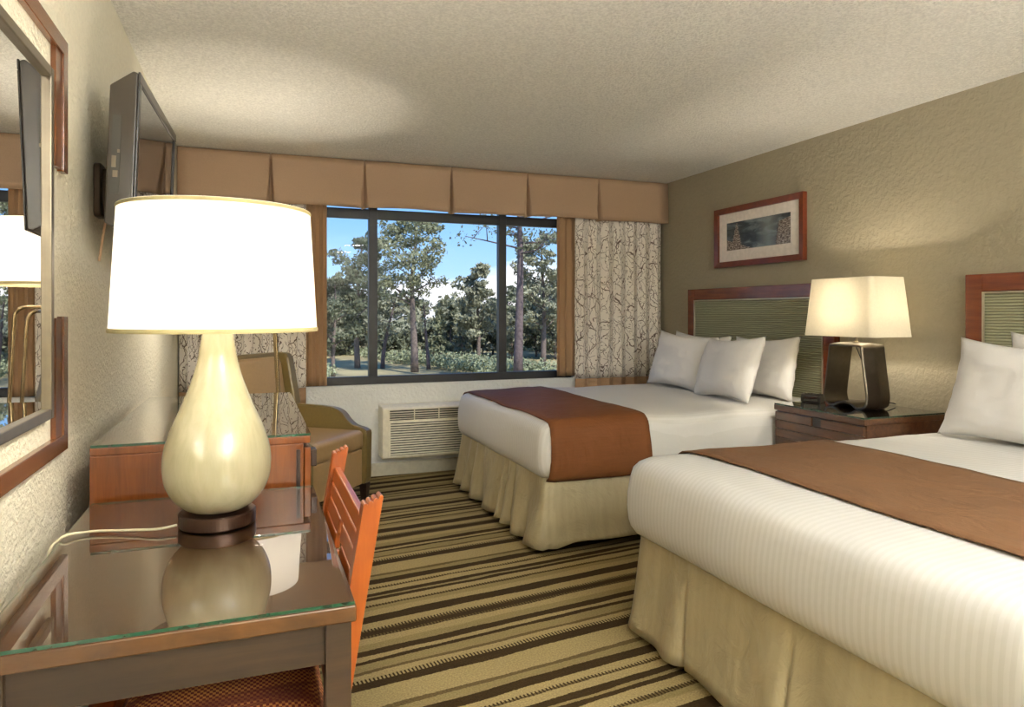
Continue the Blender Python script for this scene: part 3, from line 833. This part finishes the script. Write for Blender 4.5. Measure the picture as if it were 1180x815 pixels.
bm = bmesh.new()
tube(bm, smooth_path([(tx-.088, ty-.03, DZT+.012), (tx-.13, ty-.04, DZT+.010), (-.28, 1.84, DZT+.006), (-.36, 1.86, DZT+.005), (-.408, 1.83, DZT+.002), (-.425, 1.80, .70), (-.43, 1.80, .35)], 6), .0032, 8)
obj('cord', bm, 'cord', t, smooth=True)

# ------------------------------------------------------------------ dresser
RX0, RX1, RY0, RY1, RZ = -.418, .172, 2.195, 3.37, .902
t = thing('dresser', 'glossy red-brown dresser with glass top between the desk and armchair', 'dresser', (-.12, 2.8, 0))
obj('carcass', bbox(((RX0, RY0, .08), (RX1-.024, RY1, RZ-.022))), 'dresser_wood', t, bevel=.003)
obj('plinth', bbox(((RX0+.03, RY0+.03, 0), (RX1-.06, RY1-.03, .08))), 'leg_dark', t)
obj('top_board', bbox(((RX0, RY0, RZ-.022), (RX1-.004, RY1, RZ))), 'dresser_wood', t, bevel=.003)
obj('corner_post', bbox(((RX1-.045, RY0-.004, .08), (RX1-.034, RY0, RZ-.04))), 'leg_dark', t)
for k, (a, b) in enumerate(((.68, .865), (.40, .665), (.10, .385))):
    for y0, y1 in ((RY0+.01, (RY0+RY1)/2-.005), ((RY0+RY1)/2+.005, RY1-.01)):
        d_ = obj('drawer', bbox(((RX1-.022, y0, a), (RX1-.002, y1, b))), 'dresser_wood', t, bevel=.003)
        hnd = obj('handle', bbox(((RX1-.002, y0+.004 if y0 < 2.5 else y0+.25, b-.06), (RX1+.016, (y0+.05) if y0 < 2.5 else y0+.30, b-.008))), 'leg_dark', d_, world=False, bevel=.003)
        hnd.data.transform(Matrix.Translation(-Vector(t.location)))
slab_glass('glass_top', RX0+.002, RY0+.002, RX1-.004, RY1-.002, RZ+.0005, .007, t)

# ------------------------------------------------------------------ desk chair, tucked under the desk
t = thing('desk_chair', 'orange pine chair with notched posts and woven red seat, tucked under the desk', 'chair', (-.05, 1.63, 0))
def xo(z): return .188+(z-.615)*.167 if z > .45 else .1604-(z-.45)*-.0
def post(ya, yb):
    bm = bmesh.new(); pts = []
    for z in (0, .45, .615, .76, .90): pts.append((xo(z) if z > .45 else .160, z))
    top = []; xr, xl = xo(.92), xo(.92)-.040
    nb = 4
    for k in range(nb):
        for q in range(5):
            a = q/5*PI; top.append((xr-(xr-xl)*(k+.5-.5*math.cos(a))/nb, .919-.0045*(k+q/5)+.006*math.sin(a)))
    inner = [(xo(z)-.036 if z > .45 else .124, z) for z in (.90, .76, .615, .45, 0)]
    prism(bm, pts+top+inner, 'y', ya, yb)
    return bm
CYA, CYB = 1.345, 1.90
obj('post', post(CYA, CYA+.034), 'chair_wood', t, bevel=.003)
obj('post', post(CYB-.034, CYB), 'chair_wood', t, bevel=.003)
def xb(z): return xo(z)-.028
def slat(y0, y1, z0, z1, cut=None):
    bm = bmesh.new()
    v = [bm.verts.new(p) for p in ((xb(z0), y0, z0), (xb(z0)+.016, y0, z0), (xb(z0)+.016, y1, z0), (xb(z0), y1, z0), (xb(z1), y0, z1), (xb(z1)+.016, y0, z1), (xb(z1)+.016, y1, z1), (xb(z1), y1, z1))]
    for q in ((0, 3, 2, 1), (4, 5, 6, 7), (0, 1, 5, 4), (1, 2, 6, 5), (2, 3, 7, 6), (3, 0, 4, 7)): bm.faces.new([v[i] for i in q])
    return bm
ya, yb_ = CYA+.034, CYB-.034
obj('top_rail', slat(ya, yb_, .837, .872), 'chair_wood', t, bevel=.004)
ym = (ya+yb_)/2
for z0, z1, g in ((.802, .835, 0), (.762, .800, .02), (.722, .760, .045), (.682, .720, .045), (.642, .680, .028), (.500, .640, 0)):
    if g == 0: obj('back_board', slat(ya, yb_, z0, z1), 'chair_wood', t, bevel=.004)
    else:
        obj('back_board', slat(ya, ym-g, z0, z1), 'chair_wood', t, bevel=.004); obj('back_board', slat(ym+g, yb_, z0, z1), 'chair_wood', t, bevel=.004)
SX0, SX1 = -.305, .122
for y in (CYA+.002, CYB-.040): obj('leg', bbox(((SX0, y, 0), (SX0+.042, y+.038, .465))), 'chair_wood', t, bevel=.003)
obj('seat_rail', bbox(((SX0, CYA+.04, .41), (SX0+.05, CYB-.04, .495))), 'chair_wood', t, bevel=.003)
for y in (CYA+.008, CYB-.028): obj('side_rail', bbox(((SX0+.042, y, .40), (SX1, y+.02, .465))), 'chair_wood', t, bevel=.003)
obj('side_rail', bbox(((SX1-.02, CYA+.034, .40), (SX1, CYB-.034, .465))), 'chair_wood', t, bevel=.003)
bm = bmesh.new()
def seatf(u, v):
    a, b = 2*u-1, 2*v-1
    return (-.052+a*.196, (CYA+CYB)/2+b*.262, .468+.042*max(0, (1-a**6)*(1-b**6))**.5)
g1 = grid(bm, 24, 24, seatf); g2 = grid(bm, 24, 24, lambda u, v: (seatf(u, v)[0], seatf(u, v)[1], .4665))
bmesh.ops.remove_doubles(bm, verts=bm.verts, dist=.002)
obj('seat_pad', bm, 'weave', t, smooth=True)

# ------------------------------------------------------------------ armchair (local: front is -Y)
ang = math.atan2(.77, .63)   # turn -Y to face (.77,-.63)
t = thing('armchair', 'olive and taupe leather armchair with sloping arms by the window', 'armchair', (.235, 4.74, 0), ang)
W2, DP = .372, .76
def arm_prof():
    p = [(DP/2-.02, .12), (DP/2-.02, .645)]
    p += [(q.x, q.y) for q in [Vector((a[0], a[1])) for a in smooth_path([(DP/2-.12, .640), (.10, .634), (-.04, .630), (-.13, .622), (-.19, .596), (-.235, .548), (-.285, .512), (-.35, .496), (-.385, .480)], 5)]]
    p += [(-.39, .46), (-.385, .16), (-.37, .12)]
    return p
for s in (-1, 1):
    bm = bmesh.new(); x0, x1 = sorted((s*W2, s*(W2-.075)))
    prism(bm, arm_prof(), 'x', x0, x1)
    obj('arm', bm, 'armchair_dark', t, world=False, bevel=.014, seg=3, angle=50, smooth=False)
    bm = bmesh.new()
    pts = [(s*(W2-.075), a, b+.001) for a, b in arm_prof()[1:-3]]
    tube(bm, pts, .0055, 8); obj('piping', bm, 'armchair_dark', t, world=False, smooth=True)
bm = bmesh.new(); prism(bm, [(-.36, .12), (DP/2-.06, .12), (DP/2-.06, .36), (-.36, .36)], 'x', -(W2-.076), W2-.076)
obj('seat_base', bm, 'armchair_seat', t, world=False, bevel=.012)
bm = bmesh.new(); box(bm, (-(W2-.08), -.38, .362), (W2-.08, .22, .49))
obj('seat_cushion', bm, 'armchair_seat', t, world=False, bevel=.035, seg=5)
# back shell with flared wings, inner cushion
bm = bmesh.new(); prism(bm, [(.235, .36), (.33, .40), (.355, .70), (.385, .985), (.37, 1.0), (.32, 1.0), (.26, .70)], 'x', -(W2-.012), W2-.012)
obj('back_shell', bm, 'armchair_dark', t, world=False, bevel=.018, seg=3)
for s in (-1, 1):
    bm = bmesh.new(); x0, x1 = sorted((s*(W2-.01), s*(W2-.085)))
    prism(bm, [(.34, .60), (.17, .64), (.185, .72), (.235, .965), (.26, .995), (.37, 1.0), (.383, .96)], 'x', x0, x1)
    obj('wing', bm, 'armchair_dark', t, world=False, bevel=.016, seg=3)
bm = bmesh.new()
out = [(-.27, .48), (.27, .48), (.27, .93), (.262, .958), (.235, .972), (-.235, .972), (-.262, .958), (-.27, .93)]
def yb2(z, f): return (.185+(z-.48)*.17)-f
v0 = [bm.verts.new((a, yb2(b, 0.0), b)) for a, b in out]; v1 = [bm.verts.new((a*.98, yb2(b, -.11), b)) for a, b in out]
for i in range(8): bm.faces.new((v0[i], v0[(i+1) % 8], v1[(i+1) % 8], v1[i]))
bm.faces.new(v0[::-1]); bm.faces.new(v1)
obj('back_cushion', bm, 'armchair_seat', t, world=False, bevel=.03, seg=4)
for x in (-(W2-.035), W2-.035):
    for y in (-.352, .32):
        bm = bmesh.new(); a = .028
        v = [bm.verts.new(p) for p in ((x-a*.7, y-a*.7, 0), (x+a*.7, y-a*.7, 0), (x+a*.7, y+a*.7, 0), (x-a*.7, y+a*.7, 0), (x-a, y-a, .125), (x+a, y-a, .125), (x+a, y+a, .125), (x-a, y+a, .125))]
        for q in ((0, 3, 2, 1), (4, 5, 6, 7), (0, 1, 5, 4), (1, 2, 6, 5), (2, 3, 7, 6), (3, 0, 4, 7)): bm.faces.new([v[i] for i in q])
        obj('leg', bm, 'leg_dark', t, world=False, bevel=.003)

# ------------------------------------------------------------------ floor lamp behind the dresser
fx, fy = .165, 4.0
lcx, lcy = .015, 4.10
t = thing('floor_lamp', 'lit floor lamp with bent brass tubes and white drum shade beside the armchair', 'lamp', (fx, fy+.1, 0))
bm = bmesh.new(); lathe(bm, [(.11, 0), (.11, .014), (.095, .02), (.012, .024)], (fx, fy+.1), 40); obj('base', bm, 'brass', t)
for dy, zt2 in ((0, 1.305), (.20, 1.285)):
    bm = bmesh.new()
    p = [(fx, fy+.1+(dy-.1)*.6, .02), (fx-.01, fy+dy, .5), (fx-.035, fy+dy, 1.0), (fx-.046, fy+dy, zt2-.075), (fx-.056, fy+dy, zt2-.025), (fx-.082, fy+dy, zt2-.003), (fx-.115, fy+.1+(dy-.1)*.7, zt2), (lcx, lcy, zt2)]
    tube(bm, smooth_path(p, 6), .009, 12); obj('pole', bm, 'brass', t, smooth=True)
bm = bmesh.new(); lathe(bm, [(.006, 1.27), (.016, 1.275), (.016, 1.32), (.007, 1.325), (.007, 1.40), (.016, 1.405), (.016, 1.45)], (lcx, lcy), 20); obj('stem', bm, 'brass', t)
bm = bmesh.new(); lathe(bm, [(.006, 1.451), (.022, 1.47), (.03, 1.50), (.024, 1.53), (.006, 1.55)], (lcx, lcy), 20); obj('bulb', bm, 'bulb', t, smooth=True)
bm = bmesh.new(); lathe(bm, [(.250, 1.412), (.230, 1.735)], (lcx, lcy), 72, cap=False); sh = obj('lamp_shade', bm, 'shade', t, smooth=True, solid=.002)
bm = bmesh.new(); lathe(bm, [(.2535, 1.411), (.2525, 1.425), (.247, 1.425), (.247, 1.411), (.2535, 1.411)], (lcx, lcy), 72, cap=False)
obj('trim_tape', bm, 'shade_trim', sh, world=False).data.transform(Matrix.Translation(-Vector(t.location)))
bm = bmesh.new()
for k in range(3):
    a = k*2*PI/3; tube(bm, [(lcx, lcy, 1.70), (lcx+.228*math.cos(a), lcy+.228*math.sin(a), 1.725)], .002, 6)
tube(bm, [(lcx, lcy, 1.55), (lcx, lcy, 1.705)], .003, 6)
obj('shade_spider', bm, 'brass', t)

# ------------------------------------------------------------------ mirror
t = thing('wall_mirror', 'large mirror in a champagne frame held by brown wooden corner rails above the desk', 'mirror', (XL+.001, 1.6, .88))
MY0, MY1, MZ0, MZ1 = .80, 2.215, .903, 2.016
w, bx = .045, XL+.018
def Cshape(z_lo, z_hi, up):
    """a rail with short returns at both ends"""
    lo, hi = (z_lo, z_hi)
    if up: return [(MY0, lo), (MY1, lo), (MY1, hi), (MY1-w, hi), (MY1-w, lo+w), (MY0+w, lo+w), (MY0+w, hi), (MY0, hi)]
    return [(MY0, hi), (MY0, lo), (MY0+w, lo), (MY0+w, hi-w), (MY1-w, hi-w), (MY1-w, lo), (MY1, lo), (MY1, hi)]
bm = bmesh.new(); prism(bm, Cshape(MZ0, 1.266, True), 'x', XL+.001, bx); obj('lower_rail', bm, 'mirror_wood', t, bevel=.002)
bm = bmesh.new(); prism(bm, Cshape(1.656, MZ1, False), 'x', XL+.001, bx); obj('upper_rail', bm, 'mirror_wood', t, bevel=.002)
for z0, z1 in ((MZ0+w, 1.262), (1.660, MZ1-w)):
    obj('inner_lip', bbox(((XL+.001, MY1-w-.06, z0), (XL+.013, MY1-w, z1))), 'mirror_wood_dark', t)
GY0, GY1, GZ0, GZ1, gx = 1.0, 2.055, 1.010, 1.892, XL+.022
q = .026
bm = bmesh.new()
box(bm, (XL+.006, GY0, GZ0), (gx, GY0+q, GZ1)); box(bm, (XL+.006, GY1-q, GZ0), (gx, GY1, GZ1))
box(bm, (XL+.006, GY0+q, GZ0), (gx, GY1-q, GZ0+q)); box(bm, (XL+.006, GY0+q, GZ1-q), (gx, GY1-q, GZ1))
obj('inner_frame', bm, 'champagne', t, bevel=.003)
obj('mirror_glass', bbox(((XL+.007, GY0+q, GZ0+q), (XL+.010, GY1-q, GZ1-q))), 'mirror', t)
for y in (GY0+.1, GY1-.25): obj('standoff', bbox(((XL+.001, y, 1.2), (XL+.006, y+.05, 1.7))), 'black', t)

# ------------------------------------------------------------------ television
TL, THH = .80, .50
tv = thing('television', 'black flat television on a bracket tilted off the cream wall', 'television', (-.420, 2.40, 1.52), 0, None, (0, R(2.2), R(-1.8)))
# local: y along the set, x outwards
bm = bmesh.new(); prism(bm, [(0, .03), (.062, 0), (.075, .004), (.075, THH-.004), (.062, THH), (.0, THH-.05)], 'y', 0, TL)
obj('case', bm, 'tv_case', tv, world=False, bevel=.004)
bm = bmesh.new(); bz = .032
box(bm, (.075, 0, 0), (.082, TL, bz+.015)); box(bm, (.075, 0, THH-bz), (.082, TL, THH)); box(bm, (.075, 0, bz+.015), (.082, bz, THH-bz)); box(bm, (.075, TL-bz, bz+.015), (.082, TL, THH-bz))
obj('bezel', bm, 'black', tv, world=False, bevel=.003)
obj('screen', bbox(((.0752, bz, bz+.015), (.077, TL-bz, THH-bz))), 'screen', tv, world=False)
obj('port_recess', bbox(((.012, -.002, .12), (.036, .001, .36))), 'louver_dark', tv, world=False)
obj('port', bbox(((.014, -.004, .20), (.026, -.001, .235)), ((.028, -.004, .245), (.035, -.001, .255)), ((.018, -.004, .17), (.032, -.001, .19))), 'champagne', tv, world=False)
t = thing('tv_bracket', 'dark metal wall bracket carrying the television', 'bracket', (XL, 2.72, 1.6))
bm = bmesh.new(); prism(bm, [(2.645+.02*math.cos(a)+(.05 if math.cos(a) > 0 else 0), (1.755 if math.sin(a) > 0 else 1.615)+.02*math.sin(a)) for a in [2*PI*k/24+.13 for k in range(24)]], 'x', XL+.001, XL+.022)
obj('wall_plate', bm, 'mount', t, bevel=.004)
bm = bmesh.new(); tube(bm, [(XL+.032, 2.68, 1.60), (XL+.032, 2.68, 1.76)], .016, 20); box(bm, (XL+.018, 2.665, 1.64), (XL+.04, 2.695, 1.72))
obj('hinge', bm, 'mount', t, bevel=.002)
obj('arm', bbox(((XL+.026, 2.69, 1.655), (XL+.046, 2.82, 1.705))), 'mount', t, bevel=.004)
obj('set_plate', bbox(((XL+.044, 2.74, 1.56), (XL+.068, 2.92, 1.62)), ((XL+.044, 2.74, 1.56), (XL+.054, 2.92, 1.76))), 'mount', t, bevel=.003)
bm = bmesh.new(); tube(bm, smooth_path([(XL+.08, 2.48, 1.60), (XL+.055, 2.55, 1.695), (XL+.05, 2.60, 1.69), (XL+.045, 2.62, 1.62), (XL+.035, 2.63, 1.57), (XL+.012, 2.66, 1.45)], 6), .004, 8)
o = obj('tv_cable', bm, 'cream_cable', None, smooth=True); tag(o, 'cream coaxial cable looping beside the television bracket', 'cable')

# ------------------------------------------------------------------ outdoors
GZ = -.45
bm = bmesh.new()
grid(bm, 60, 60, lambda u, v: (-40+120*u, D+.6+90*v, GZ+.25*noise.noise(Vector((u*9, v*9, 2)))*min(1, v*6)))
struct(obj('ground', bm, 'ground_out', smooth=True))

def dirpt(px, zc):
    xc = (px-590)/800*zc
    return (xc*math.cos(TH)+zc*math.sin(TH), -xc*math.sin(TH)+zc*math.cos(TH))

def leaf_cloud(bm, rng, c, r, n, size, flat=.7):
    for _ in range(int(n*1.7)):
        d = Vector((rng.gauss(0, 1), rng.gauss(0, 1), rng.gauss(0, 1)*flat))
        d = d.normalized()*r*(rng.random()**.45)
        d.z *= flat
        p = c+d
        a = Vector((rng.gauss(0, 1), rng.gauss(0, 1), rng.gauss(0, 1))).normalized(); b = a.orthogonal().normalized()
        b = (b*math.cos(rng.random()*6.28)+a.cross(b)*math.sin(rng.random()*6.28))
        c2 = a.cross(b); s = size*(.6+.8*rng.random())
        vs = [bm.verts.new(p+b*s), bm.verts.new(p+c2*s*.45), bm.verts.new(p-b*s*.9), bm.verts.new(p-c2*s*.5)]
        bm.faces.new(vs)

def tree(px, zc, top_y, crown_px, kind, label, seed, leaf='leaf_a', group=None, bare=.3, dens=1.0, lean=0, trunk_r=None, name='juniper_tree', cat='tree', nb=None):
    rng = random.Random(seed)
    x, y = dirpt(px, zc); k = zc/800
    h = EYE+(361-top_y)*k-GZ; cw = crown_px*k/2
    t = thing(name, label, cat, (x, y, GZ-.1), 0, group)
    tr = trunk_r or h*.024
    bmt, bml = bmesh.new(), bmesh.new()
    lpt = [Vector((lean*h*q*q+.03*h*math.sin(q*4+seed)*q, .03*h*math.sin(q*3+seed*2)*q, h*.97*q)) for q in [i/9 for i in range(10)]]
    tube(bmt, lpt, tr, 9, .18)
    nbr = nb or (26 if kind != 'conifer' else 34)
    ls = .055*k/.027
    for i in range(nbr):
        q = bare+(1-bare)*(i+.5)/nbr*.97
        f = q*9; i0 = min(8, int(f)); base = lpt[i0].lerp(lpt[i0+1], f-i0)
        a = rng.random()*2*PI
        if kind == 'round': L_ = cw*(.55+.5*math.sin(PI*min(1, (q-bare)/(1-bare)*.75+.2)))*(.75+.4*rng.random()); rise = .35+.5*rng.random()
        elif kind == 'conifer': L_ = cw*(1.08-(q-bare)/(1-bare))*(.7+.5*rng.random()); rise = .05+.2*rng.random()
        else: L_ = cw*(.5+.6*rng.random()); rise = -.05+.3*rng.random()
        d = Vector((math.cos(a), math.sin(a), rise)); d.normalize()
        mid = base+d*L_*.5+Vector((0, 0, .05*L_*rng.uniform(-1, 1.5))); end = base+d*L_+Vector((rng.uniform(-.1, .1)*L_, rng.uniform(-.1, .1)*L_, L_*rng.uniform(-.12, .2)))
        end.z = min(end.z, h)
        tube(bmt, smooth_path([base, mid, end], 3), tr*.28*(1.2-q*.7), 5, .25)
        for s_ in range(2):
            m0 = mid.lerp(end, .2+.5*s_); e2 = m0+Vector((rng.uniform(-1, 1), rng.uniform(-1, 1), rng.uniform(-.1, .8))).normalized()*L_*.4
            tube(bmt, [m0, (m0+e2)/2+Vector((0, 0, .02)), e2], tr*.12, 4, .3)
            leaf_cloud(bml, rng, e2, max(.12, L_*.24), int(34*dens), ls)
        leaf_cloud(bml, rng, end, max(.14, L_*.28), int(52*dens), ls)
        if kind != 'sparse': leaf_cloud(bml, rng, mid.lerp(end, .45), max(.12, L_*.27), int(36*dens), ls)
    leaf_cloud(bml, rng, lpt[-1], max(.1, cw*.28), int(70*dens), ls)
    obj('trunk', bmt, 'bark_pine' if kind == 'sparse' else 'bark', t, world=False, smooth=True)
    obj('foliage', bml, leaf, t, world=False)
    return t

tree(478, 21.5, 252, 84, 'round', 'tall forked juniper with a thick trunk at the centre of the widest pane', 3, 'leaf_a', bare=.40, dens=1.0, lean=.0, trunk_r=.13)
tree(412, 23, 272, 66, 'round', 'grey-green juniper just left of the first mullion', 4, 'leaf_b', bare=.22, dens=1.1)
tree(384, 20, 318, 60, 'round', 'short bushy dark juniper at the window edge by the armchair side', 5, 'leaf_b', bare=.15, dens=1.3)
tree(597, 19, 150, 120, 'sparse', 'tall straight pine with a dark bare trunk beside the second mullion', 6, 'leaf_b', bare=.52, dens=.55, trunk_r=.14, name='pine_tree', nb=22)
tree(626, 24, 272, 62, 'round', 'grey juniper in the pane nearest the olive wall', 7, 'leaf_c', bare=.25, dens=.95)
tree(551, 25, 305, 54, 'round', 'mid-height juniper just left of the second mullion', 8, 'leaf_c', bare=.2, dens=1.0)
tree(494, 22.5, 340, 22, 'sparse', 'dead leaning snag beside the tall forked juniper', 10, 'leaf_c', bare=.5, dens=.05, lean=-.12, name='dead_tree', trunk_r=.07, nb=8)
tree(441, 23, 335, 40, 'sparse', 'bare crooked branching tree right of the first mullion', 12, 'leaf_c', bare=.35, dens=.18, lean=.2, name='bare_tree', trunk_r=.08, nb=12)
small = [(507, 25, 352, 20), (520, 27, 342, 24), (533, 26, 350, 24), (513, 31, 372, 30), (543, 31, 360, 34), (568, 29, 345, 34), (583, 31, 350, 30)]
for i, (px, zc, ty_, cp) in enumerate(small):
    tree(px, zc, ty_, cp, 'conifer', 'slender young conifer in the stand beyond the window bed', 40+i, ('leaf_a', 'leaf_b', 'leaf_c')[i % 3], 'young conifers beyond the window', bare=.12, dens=.42, name='conifer_tree', nb=22)
back = [(360, 30, 330, 60), (392, 34, 335, 70), (430, 36, 345, 60), (455, 34, 378, 50), (480, 38, 388, 60), (508, 38, 380, 50), (560, 36, 362, 60), (606, 34, 330, 60), (640, 30, 320, 70), (345, 26, 300, 80), (660, 27, 300, 80), (532, 40, 378, 60), (372, 27, 352, 46), (402, 28, 360, 50), (426, 29, 366, 46), (450, 27, 384, 44), (470, 30, 380, 46), (498, 29, 376, 40), (528, 30, 374, 44), (556, 28, 372, 44), (590, 27, 366, 44), (618, 28, 350, 44), (640, 27, 356, 50)]
for i, (px, zc, ty_, cp) in enumerate(back):
    tree(px, zc, ty_, cp, 'round', 'distant grey-green juniper in the hazy belt behind the nearer trees', 70+i, ('leaf_c', 'leaf_b')[i % 2], 'distant junipers behind the nearer trees', bare=.03, dens=.6, nb=26)
# far woodland along the horizon, too far and dense to count
rng = random.Random(31); bm = bmesh.new()
for i in range(150):
    x = -45+130*i/150+rng.uniform(-.5, .5); y = 62+rng.uniform(-4, 6)
    hh = 2.2+1.6*abs(noise.noise(Vector((x*.13, 2, 0))))+rng.random()*.7
    for q in (.3, .65, .9): leaf_cloud(bm, rng, Vector((x+rng.uniform(-.3, .3), y, GZ+hh*q)), 1.15*(1.15-q*.6), 34, .30, .8)
o = obj('distant_woodland', bm, 'leaf_c'); tag(o, 'hazy line of far woodland along the horizon', 'woodland', None, 'stuff')
# sagebrush
rng = random.Random(9)
for i in range(44):
    px = 365+ (650-365)*((i*.618) % 1); zc = 19+13*((i*.377) % 1)
    x, y = dirpt(px, zc); bm = bmesh.new()
    leaf_cloud(bm, rng, Vector((0, 0, .16)), .46+.25*rng.random(), 300, .05, .55)
    bmt = bmesh.new()
    for k in range(6):
        a = rng.random()*6.28; tube(bmt, [(0, 0, 0), (.12*math.cos(a), .12*math.sin(a), .2), (.25*math.cos(a), .25*math.sin(a), .34)], .012, 5, .4)
    t = thing('sage_bush', 'low pale sagebrush tuft on the ground under the junipers', 'bush', (x, y, GZ-.03), 0, 'sagebrush tufts below the trees')
    obj('foliage', bm, 'sage', t, world=False); obj('stem', bmt, 'bark', t, world=False)

# ------------------------------------------------------------------ sky, sun, lamps
wd = bpy.data.worlds.new('sky'); scn.world = wd; wd.use_nodes = True
nt = wd.node_tree; N, L = nt.nodes, nt.links
bg = N['Background']
tc = N.new('ShaderNodeTexCoord'); gen = tc.outputs['Generated']
sep = N.new('ShaderNodeSeparateXYZ'); L.new(gen, sep.inputs[0])
blue = ramp(nt, sep.outputs[2], [(0.0, S(205, 226, 245)), (.06, S(160, 203, 243)), (.16, S(118, 176, 236)), (.6, S(84, 140, 220))])
mp = N.new('ShaderNodeMapping'); mp.inputs['Scale'].default_value = (3, 3, 9); L.new(gen, mp.inputs['Vector'])
cn = noise_node(nt, mp.outputs[0], 1.3, 6, .58, .25)
hgt = math_node(nt, 'MULTIPLY', math_node(nt, 'SUBTRACT', .052, sep.outputs[2]), 6.0)
cf = math_node(nt, 'ADD', cn, hgt)
cm = ramp(nt, cf, [(.46, (0, 0, 0, 1)), (.60, (1, 1, 1, 1))])
cc = ramp(nt, cn, [(.3, S(222, 228, 238)), (.6, S(255, 255, 255))])
L.new(mix_col(nt, cm, blue, cc), bg.inputs['Color'])
bg.inputs['Strength'].default_value = 1.0

def light(name, typ, loc, power, col, size=.05, rot=None, size_y=None):
    l = bpy.data.lights.new(name, typ); l.energy = power; l.color = col
    if typ == 'AREA':
        l.size = size
        if size_y: l.shape = 'RECTANGLE'; l.size_y = size_y
    elif typ == 'POINT': l.shadow_soft_size = size
    o = bpy.data.objects.new(name, l); C.objects.link(o); o.location = loc
    if rot: o.rotation_euler = rot
    return o
WARM = (1, .90, .74)
light('lamp_light_desk', 'POINT', (tx, ty, 1.40), 44, WARM, .035)
light('lamp_light_bedside', 'POINT', (lx, ly, 1.30), 22, WARM, .03)
light('lamp_light_floor', 'POINT', (lcx, lcy, 1.50), 56, WARM, .035)
sun = light('sun', 'SUN', (0, 0, 10), 4.0, (1, .95, .87), rot=(R(42), 0, R(20))); sun.data.angle = .01
# added fill lights with invented ceiling fixtures, unseen behind the viewer
for i, (x, y, p) in enumerate(((1.6, -.6, 14), (1.6, -1.9, 24))):
    bm = bmesh.new(); lathe(bm, [(.17, H-.001), (.17, H-.03), (.16, H-.035)], (x, y), 40)
    f = obj('fill_fixture', bm, 'champagne', ceil)
    l = light('rear_fill_light', 'AREA', (x, y, H-.045), p, (.97, .97, 1), .32); l.data.shape = 'DISK'
# added unseen fill with no lamp around it, washes the ceiling from below
l = light('fill_uplight', 'AREA', (1.5, -1.5, 1.7), 360, (.93, .96, 1), .4, rot=(PI, 0, 0)); l.data.shape = 'DISK'
po = light('window_portal', 'AREA', (1.49, D+.2, 1.45), 1, (1, 1, 1), 2.3, rot=(-PI/2, 0, 0), size_y=1.5); po.data.cycles.is_portal = True

# ------------------------------------------------------------------ camera
cam = bpy.data.cameras.new('camera'); co = bpy.data.objects.new('camera', cam); C.objects.link(co)
co.location = (0, 0, EYE); co.rotation_euler = (PI/2, 0, -TH)
cam.sensor_width = 36; cam.lens = 36*800/1180; cam.shift_y = -(407.5-361)/1180; cam.clip_end = 300; cam.clip_start = .02
scn.camera = co
scn.view_settings.view_transform = 'Standard'; scn.view_settings.look = 'None'
scn.view_settings.exposure = .74; scn.view_settings.gamma = 1; scn.view_settings.use_curve_mapping = False
scn.cycles.use_denoising = True; scn.cycles.max_bounces = 10; scn.cycles.diffuse_bounces = 6; scn.cycles.transparent_max_bounces = 16
scn.cycles.sample_clamp_indirect = 8; scn.cycles.caustics_reflective = False; scn.cycles.caustics_refractive = False
